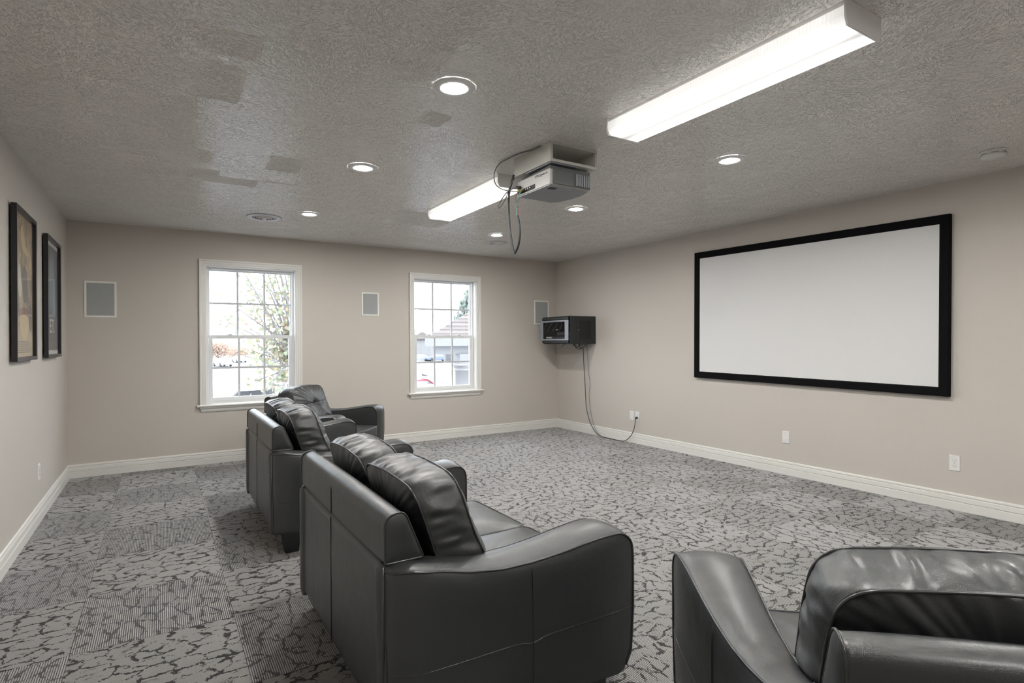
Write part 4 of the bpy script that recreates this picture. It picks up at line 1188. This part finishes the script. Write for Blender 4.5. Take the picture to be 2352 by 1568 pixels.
# the entrance porch of the building: hipped shingle roof, fascia, siding, column
D = 14.0
pv = thing('porch', 'white porch with shingled hip roof, siding and round column, seen through the right window', 'porch', (0, 0, 0))
def PY(px, py, y): return at(px, py, 'y', y)
yE = 17.0
e0 = PY(979, 785, yE); e1 = Vector((e0.x+7.0, yE-0.0, e0.z))          # eave line runs along x
ridge_h = 2.7
M_SHING = [simple('grey_brown_shingle', (0.105, 0.092, 0.088), 0.9, var=0.12, nscale=3), simple('grey_tan_shingle', (0.118, 0.104, 0.098), 0.9, var=0.12, nscale=3)]
nc = 20
kx = (at(1064, 727, 'y', yE+0.93).x-e0.x)/0.30
for k in range(nc):
    t0, t1 = k/nc, (k+1)/nc
    def rp(t, side, lift=0.0):
        x = e0.x+kx*t if side == 0 else e1.x+kx
        return (x, yE+3.1*t, e0.z+0.12+ridge_h*t+lift)
    a_, b2, c_, d_ = rp(t0, 0, 0.045), rp(t0, 1, 0.045), rp(t1, 1, 0.0), rp(t1, 0, 0.0)
    lo4 = [(x, y, z-0.06) for x, y, z in (a_, b2, c_, d_)]
    MB().add([a_, b2, c_, d_]+lo4, [(0, 1, 2, 3), (7, 6, 5, 4), (0, 4, 5, 1), (1, 5, 6, 2), (2, 6, 7, 3), (3, 7, 4, 0)]).build('shingle_course', M_SHING[k % 2], pv)
M_FASC = simple('white_fascia', (0.15, 0.153, 0.16), 0.6); M_SID = simple('pale_siding', (0.135, 0.135, 0.138), 0.7); M_DKW = simple('dark_shutter', (0.075, 0.075, 0.08), 0.6)
MB().box(e0.x, e1.x, yE-0.06, yE+0.10, e0.z-0.14, e0.z+0.12).build('fascia', M_FASC, pv)
MB().box(e0.x+0.35, e1.x, yE+0.25, yE+0.40, e0.z-0.42, e0.z-0.14).build('frieze', M_FASC, pv)
w0 = PY(1021, 810, yE+4.0)
zb_ = PY(1021, 832, yE+4.0).z
MB().box(w0.x, e1.x, yE+3.9, yE+4.1, ZG, zb_-0.01).build('glare_white_wall', M_PAVW, pv)  # wall below the siding, painted white to stand in for outdoor glare
for k in range(3):
    zt = e0.z-0.42-k*(e0.z-0.42-zb_)/3
    dz3 = (e0.z-0.42-zb_)/3
    MB().box(w0.x, e1.x, yE+3.9-0.015, yE+4.1, zt-dz3, zt-0.004).box(w0.x, e1.x, yE+3.92, yE+4.1, zt-0.004, zt).build('siding_board', M_SID, pv)
s0, s1_ = PY(1047, 797, yE+3.86), PY(1068, 831, yE+3.86)
MB().box(s0.x, s1_.x, yE+3.80, yE+3.88, s1_.z, s0.z).build('shutter', M_DKW, pv)  # shutter in one even dark grey
ccx = PY(1064, 850, yE+0.3).x; ct = PY(1064, 834, yE+0.3).z
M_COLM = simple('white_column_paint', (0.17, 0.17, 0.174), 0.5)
MB().box(ccx-0.36, ccx+0.36, yE-0.06, yE+0.66, ct-0.07, ct).build('capital', M_COLM, pv, bevel=0.01)
MB().lathe([(0.34, ct-0.07), (0.34, ct-0.13), (0.29, ct-0.17), (0.31, ct-0.20), (0.31, ct-0.24), (0.275, ct-0.26), (0.275, ct-1.0), (0.30, ZG+0.3), (0.36, ZG+0.25), (0.36, ZG)], 32, (ccx, yE+0.3, 0)).build('column', M_COLM, pv, smooth=True)
MB().box(ccx-0.25, ccx+0.25, yE+0.05, yE+0.55, ct, e0.z-0.42).build('beam', M_FASC, pv)

# trees
def leaf_cloud(mb, cen, rad, count, size, seed, round_=True):
    rnd = random.Random(seed)
    for _ in range(count):
        p = Vector((rnd.gauss(0, 0.5)*rad[0], rnd.gauss(0, 0.5)*rad[1], rnd.gauss(0, 0.5)*rad[2]))+Vector(cen)
        leaf(mb, p, size*(0.7+0.6*rnd.random()), rnd)
def leaf(mb, p, s_, rnd):
    a = Vector((rnd.uniform(-1, 1), rnd.uniform(-1, 1), rnd.uniform(-1, 1))).normalized()
    b1 = a.orthogonal().normalized(); b2 = a.cross(b1)
    pts = [(0, -1), (0.7, -0.6), (0.95, 0.0), (0.6, 0.75), (0, 1.1), (-0.6, 0.75), (-0.95, 0.0), (-0.7, -0.6)]
    mb.add([p+b1*(x*s_)+b2*(y*s_)+a*(0.12*s_*abs(x)) for x, y in pts], [tuple(range(8))])
tr = thing('pear_tree', 'slender tree with round green and gold leaves just outside the left window', 'tree', (0, 0, 0))
rnd = random.Random(11)
YT = 11.5
def Pt(px, py, dy=0.0): return at(px, py, 'y', YT+dy)
base = Pt(672, 905); base.z = ZG
fork = Pt(668, 880)
MB().tube(smooth_path([base, Pt(675, 980), fork], 4), [0.10-0.004*k for k in range(9)], 8).build('trunk', M_BARK, tr, smooth=True)
lf = MB(); brs = []
tips = [(545, 600, -.5), (560, 640, .3), (585, 590, .0), (600, 590, .5), (618, 585, -.3), (632, 590, .6), (645, 580, -.5), (655, 590, .2), (668, 590, .7), (520, 690, .0),
        (512, 735, .4), (540, 740, -.4), (565, 770, -.6), (575, 700, .5), (590, 660, -.2), (610, 640, .8), (680, 620, -.6), (700, 650, .2), (560, 800, .1), (585, 850, -.7), (575, 880, -.4), (600, 905, -.8),
        (700, 720, .5), (720, 800, 0), (640, 905, -.6), (690, 560, 0), (660, 540, .3), (620, 545, -.4)]
for (px, py, dy) in tips:
    tip = Pt(px, py, dy)
    t0 = rnd.uniform(0.0, 0.5)
    start = fork.lerp(Pt(664, 700), t0)
    mid = start.lerp(tip, 0.45)+Vector((0.28*(1 if px > 668 else 1)*0.5, rnd.uniform(-.1, .1), -0.10))
    if tip.z < start.z: mid.z += 0.2
    path = smooth_path([start, mid, tip], 10)
    r0_ = rnd.uniform(0.022, 0.040)
    MB().tube(path, [r0_*(1-0.85*k/(len(path)-1)) for k in range(len(path))], 5).build('branch', M_BARK, tr, smooth=True)
    for k in range(5, len(path)):
        q = path[k]
        for _ in range(rnd.choice((1, 2, 2, 3, 4))):
            off = Vector((rnd.gauss(0, .09), rnd.gauss(0, .09), rnd.gauss(-.02, .10)))
            leaf(lf, q+off, rnd.uniform(.030, .044), rnd)
# short twigs
tw = MB()
for k in range(150):
    px, py = rnd.triangular(560, 715, 690), rnd.uniform(600, 900)
    p_ = Pt(px, py, rnd.uniform(-.5, .8)); q_ = p_+Vector((rnd.uniform(-.30, .05), rnd.uniform(-.15, .15), rnd.uniform(.15, .5)))
    tw.tube([p_, p_.lerp(q_, .5)+Vector((.03, 0, -.03)), q_], [.006, .005, .002], 4)
    for _ in range(3): leaf(lf, p_.lerp(q_, rnd.random())+Vector((rnd.gauss(0, .04), rnd.gauss(0, .04), rnd.gauss(0, .04))), rnd.uniform(.030, .044), rnd)
tg = tw.build('twigs', M_BARK, tr); tg['kind'] = 'stuff'
fo = lf.build('foliage', M_LEAF, tr); fo['kind'] = 'stuff'
def broad_tree(label, px, py, h, w_, mat, seed):
    p = at(px, py, 'z', ZG)
    o = thing('broadleaf_tree', label, 'tree', (p.x, p.y, ZG))
    MB().tube([(0, 0, 0), (0.1, 0, h*0.3), (0, 0, h*0.7)], [0.22, 0.17, 0.08], 8).build('trunk', M_BARK, o, smooth=True)
    m_ = MB(); leaf_cloud(m_, (0, 0, h*0.55), (w_/2, w_/2, h*0.30), 1500, 0.13, seed)
    f_ = m_.build('crown', mat, o); f_['kind'] = 'stuff'
    return o
broad_tree('orange autumn tree above the parked cars, left side of the left window', 500, 836, 5.2, 5.5, M_ORANGE, 1)
broad_tree('low orange autumn tree right of the muntin, left window', 545, 828, 3.6, 7.0, M_ORANGE, 2)
broad_tree('orange tree glimpsed low behind the branches at the right of the left window', 664, 850, 4.8, 3.0, M_ORANGE, 5)
broad_tree('rust-coloured tree at the left edge of the right window', 957, 812, 5.5, 3.4, M_ORANGE, 3)
broad_tree('rust-coloured tree under the porch eave, right window', 1010, 812, 4.6, 4.0, M_ORANGE, 4)
pp = at(1078, 784, 'y', 46); pn = thing('pine_tree', 'tall blue-green pine rising behind the porch roof, right window', 'tree', (pp.x, pp.y, ZG))
top_z = at(1066, 672, 'y', 46).z
MB().tube([(0, 0, 0), (0, 0, top_z-ZG-0.3)], [0.25, 0.05], 8).build('trunk', M_BARK, pn, smooth=True)
m_ = MB(); rnd = random.Random(5); Hp = top_z-ZG
for k in range(240):
    t = rnd.random()**0.8; z_ = Hp*(0.25+0.75*t); rad = (1-t)*2.6+0.25
    a = rnd.uniform(0, 2*PI); rr = rad*rnd.uniform(0.3, 1.0)
    c_ = Vector((rr*math.cos(a), rr*math.sin(a), z_+rr*0.25))
    for _ in range(5):
        p_ = c_+Vector((rnd.gauss(0, .12), rnd.gauss(0, .12), rnd.gauss(0, .2)))
        s_ = rnd.uniform(.12, .22); m_.tube([p_-Vector((0, 0, s_)), p_, p_+Vector((rnd.uniform(-.05, .05), 0, s_*1.6))], [.03, .09, .01], 5)
f_ = m_.build('needles', M_PINE, pn); f_['kind'] = 'stuff'
# distant low buildings
for lb, pxa, pxb, pyt, yy, mt_ in (('long low grey-roofed building on the horizon, right window', 930, 1000, 757, 130, M_CONC), ('low building with pitched roof beyond the porch eave, right window', 1004, 1040, 765, 112, M_CONC)):
    a = at(pxa, pyt, 'y', yy); b2 = at(pxb, pyt, 'y', yy); hgt = a.z
    o = thing('distant_building', lb, 'building', (0, 0, 0))
    MB().box(a.x, b2.x, yy, yy+14, ZG, hgt-1.3).build('wall', M_CONC, o)
    MB().prism([(yy-0.5, hgt-1.3), (yy+7, hgt+0.4), (yy+14.5, hgt-1.3)], 'x', a.x-0.5, b2.x+0.5).build('roof', M_SHING[0], o)
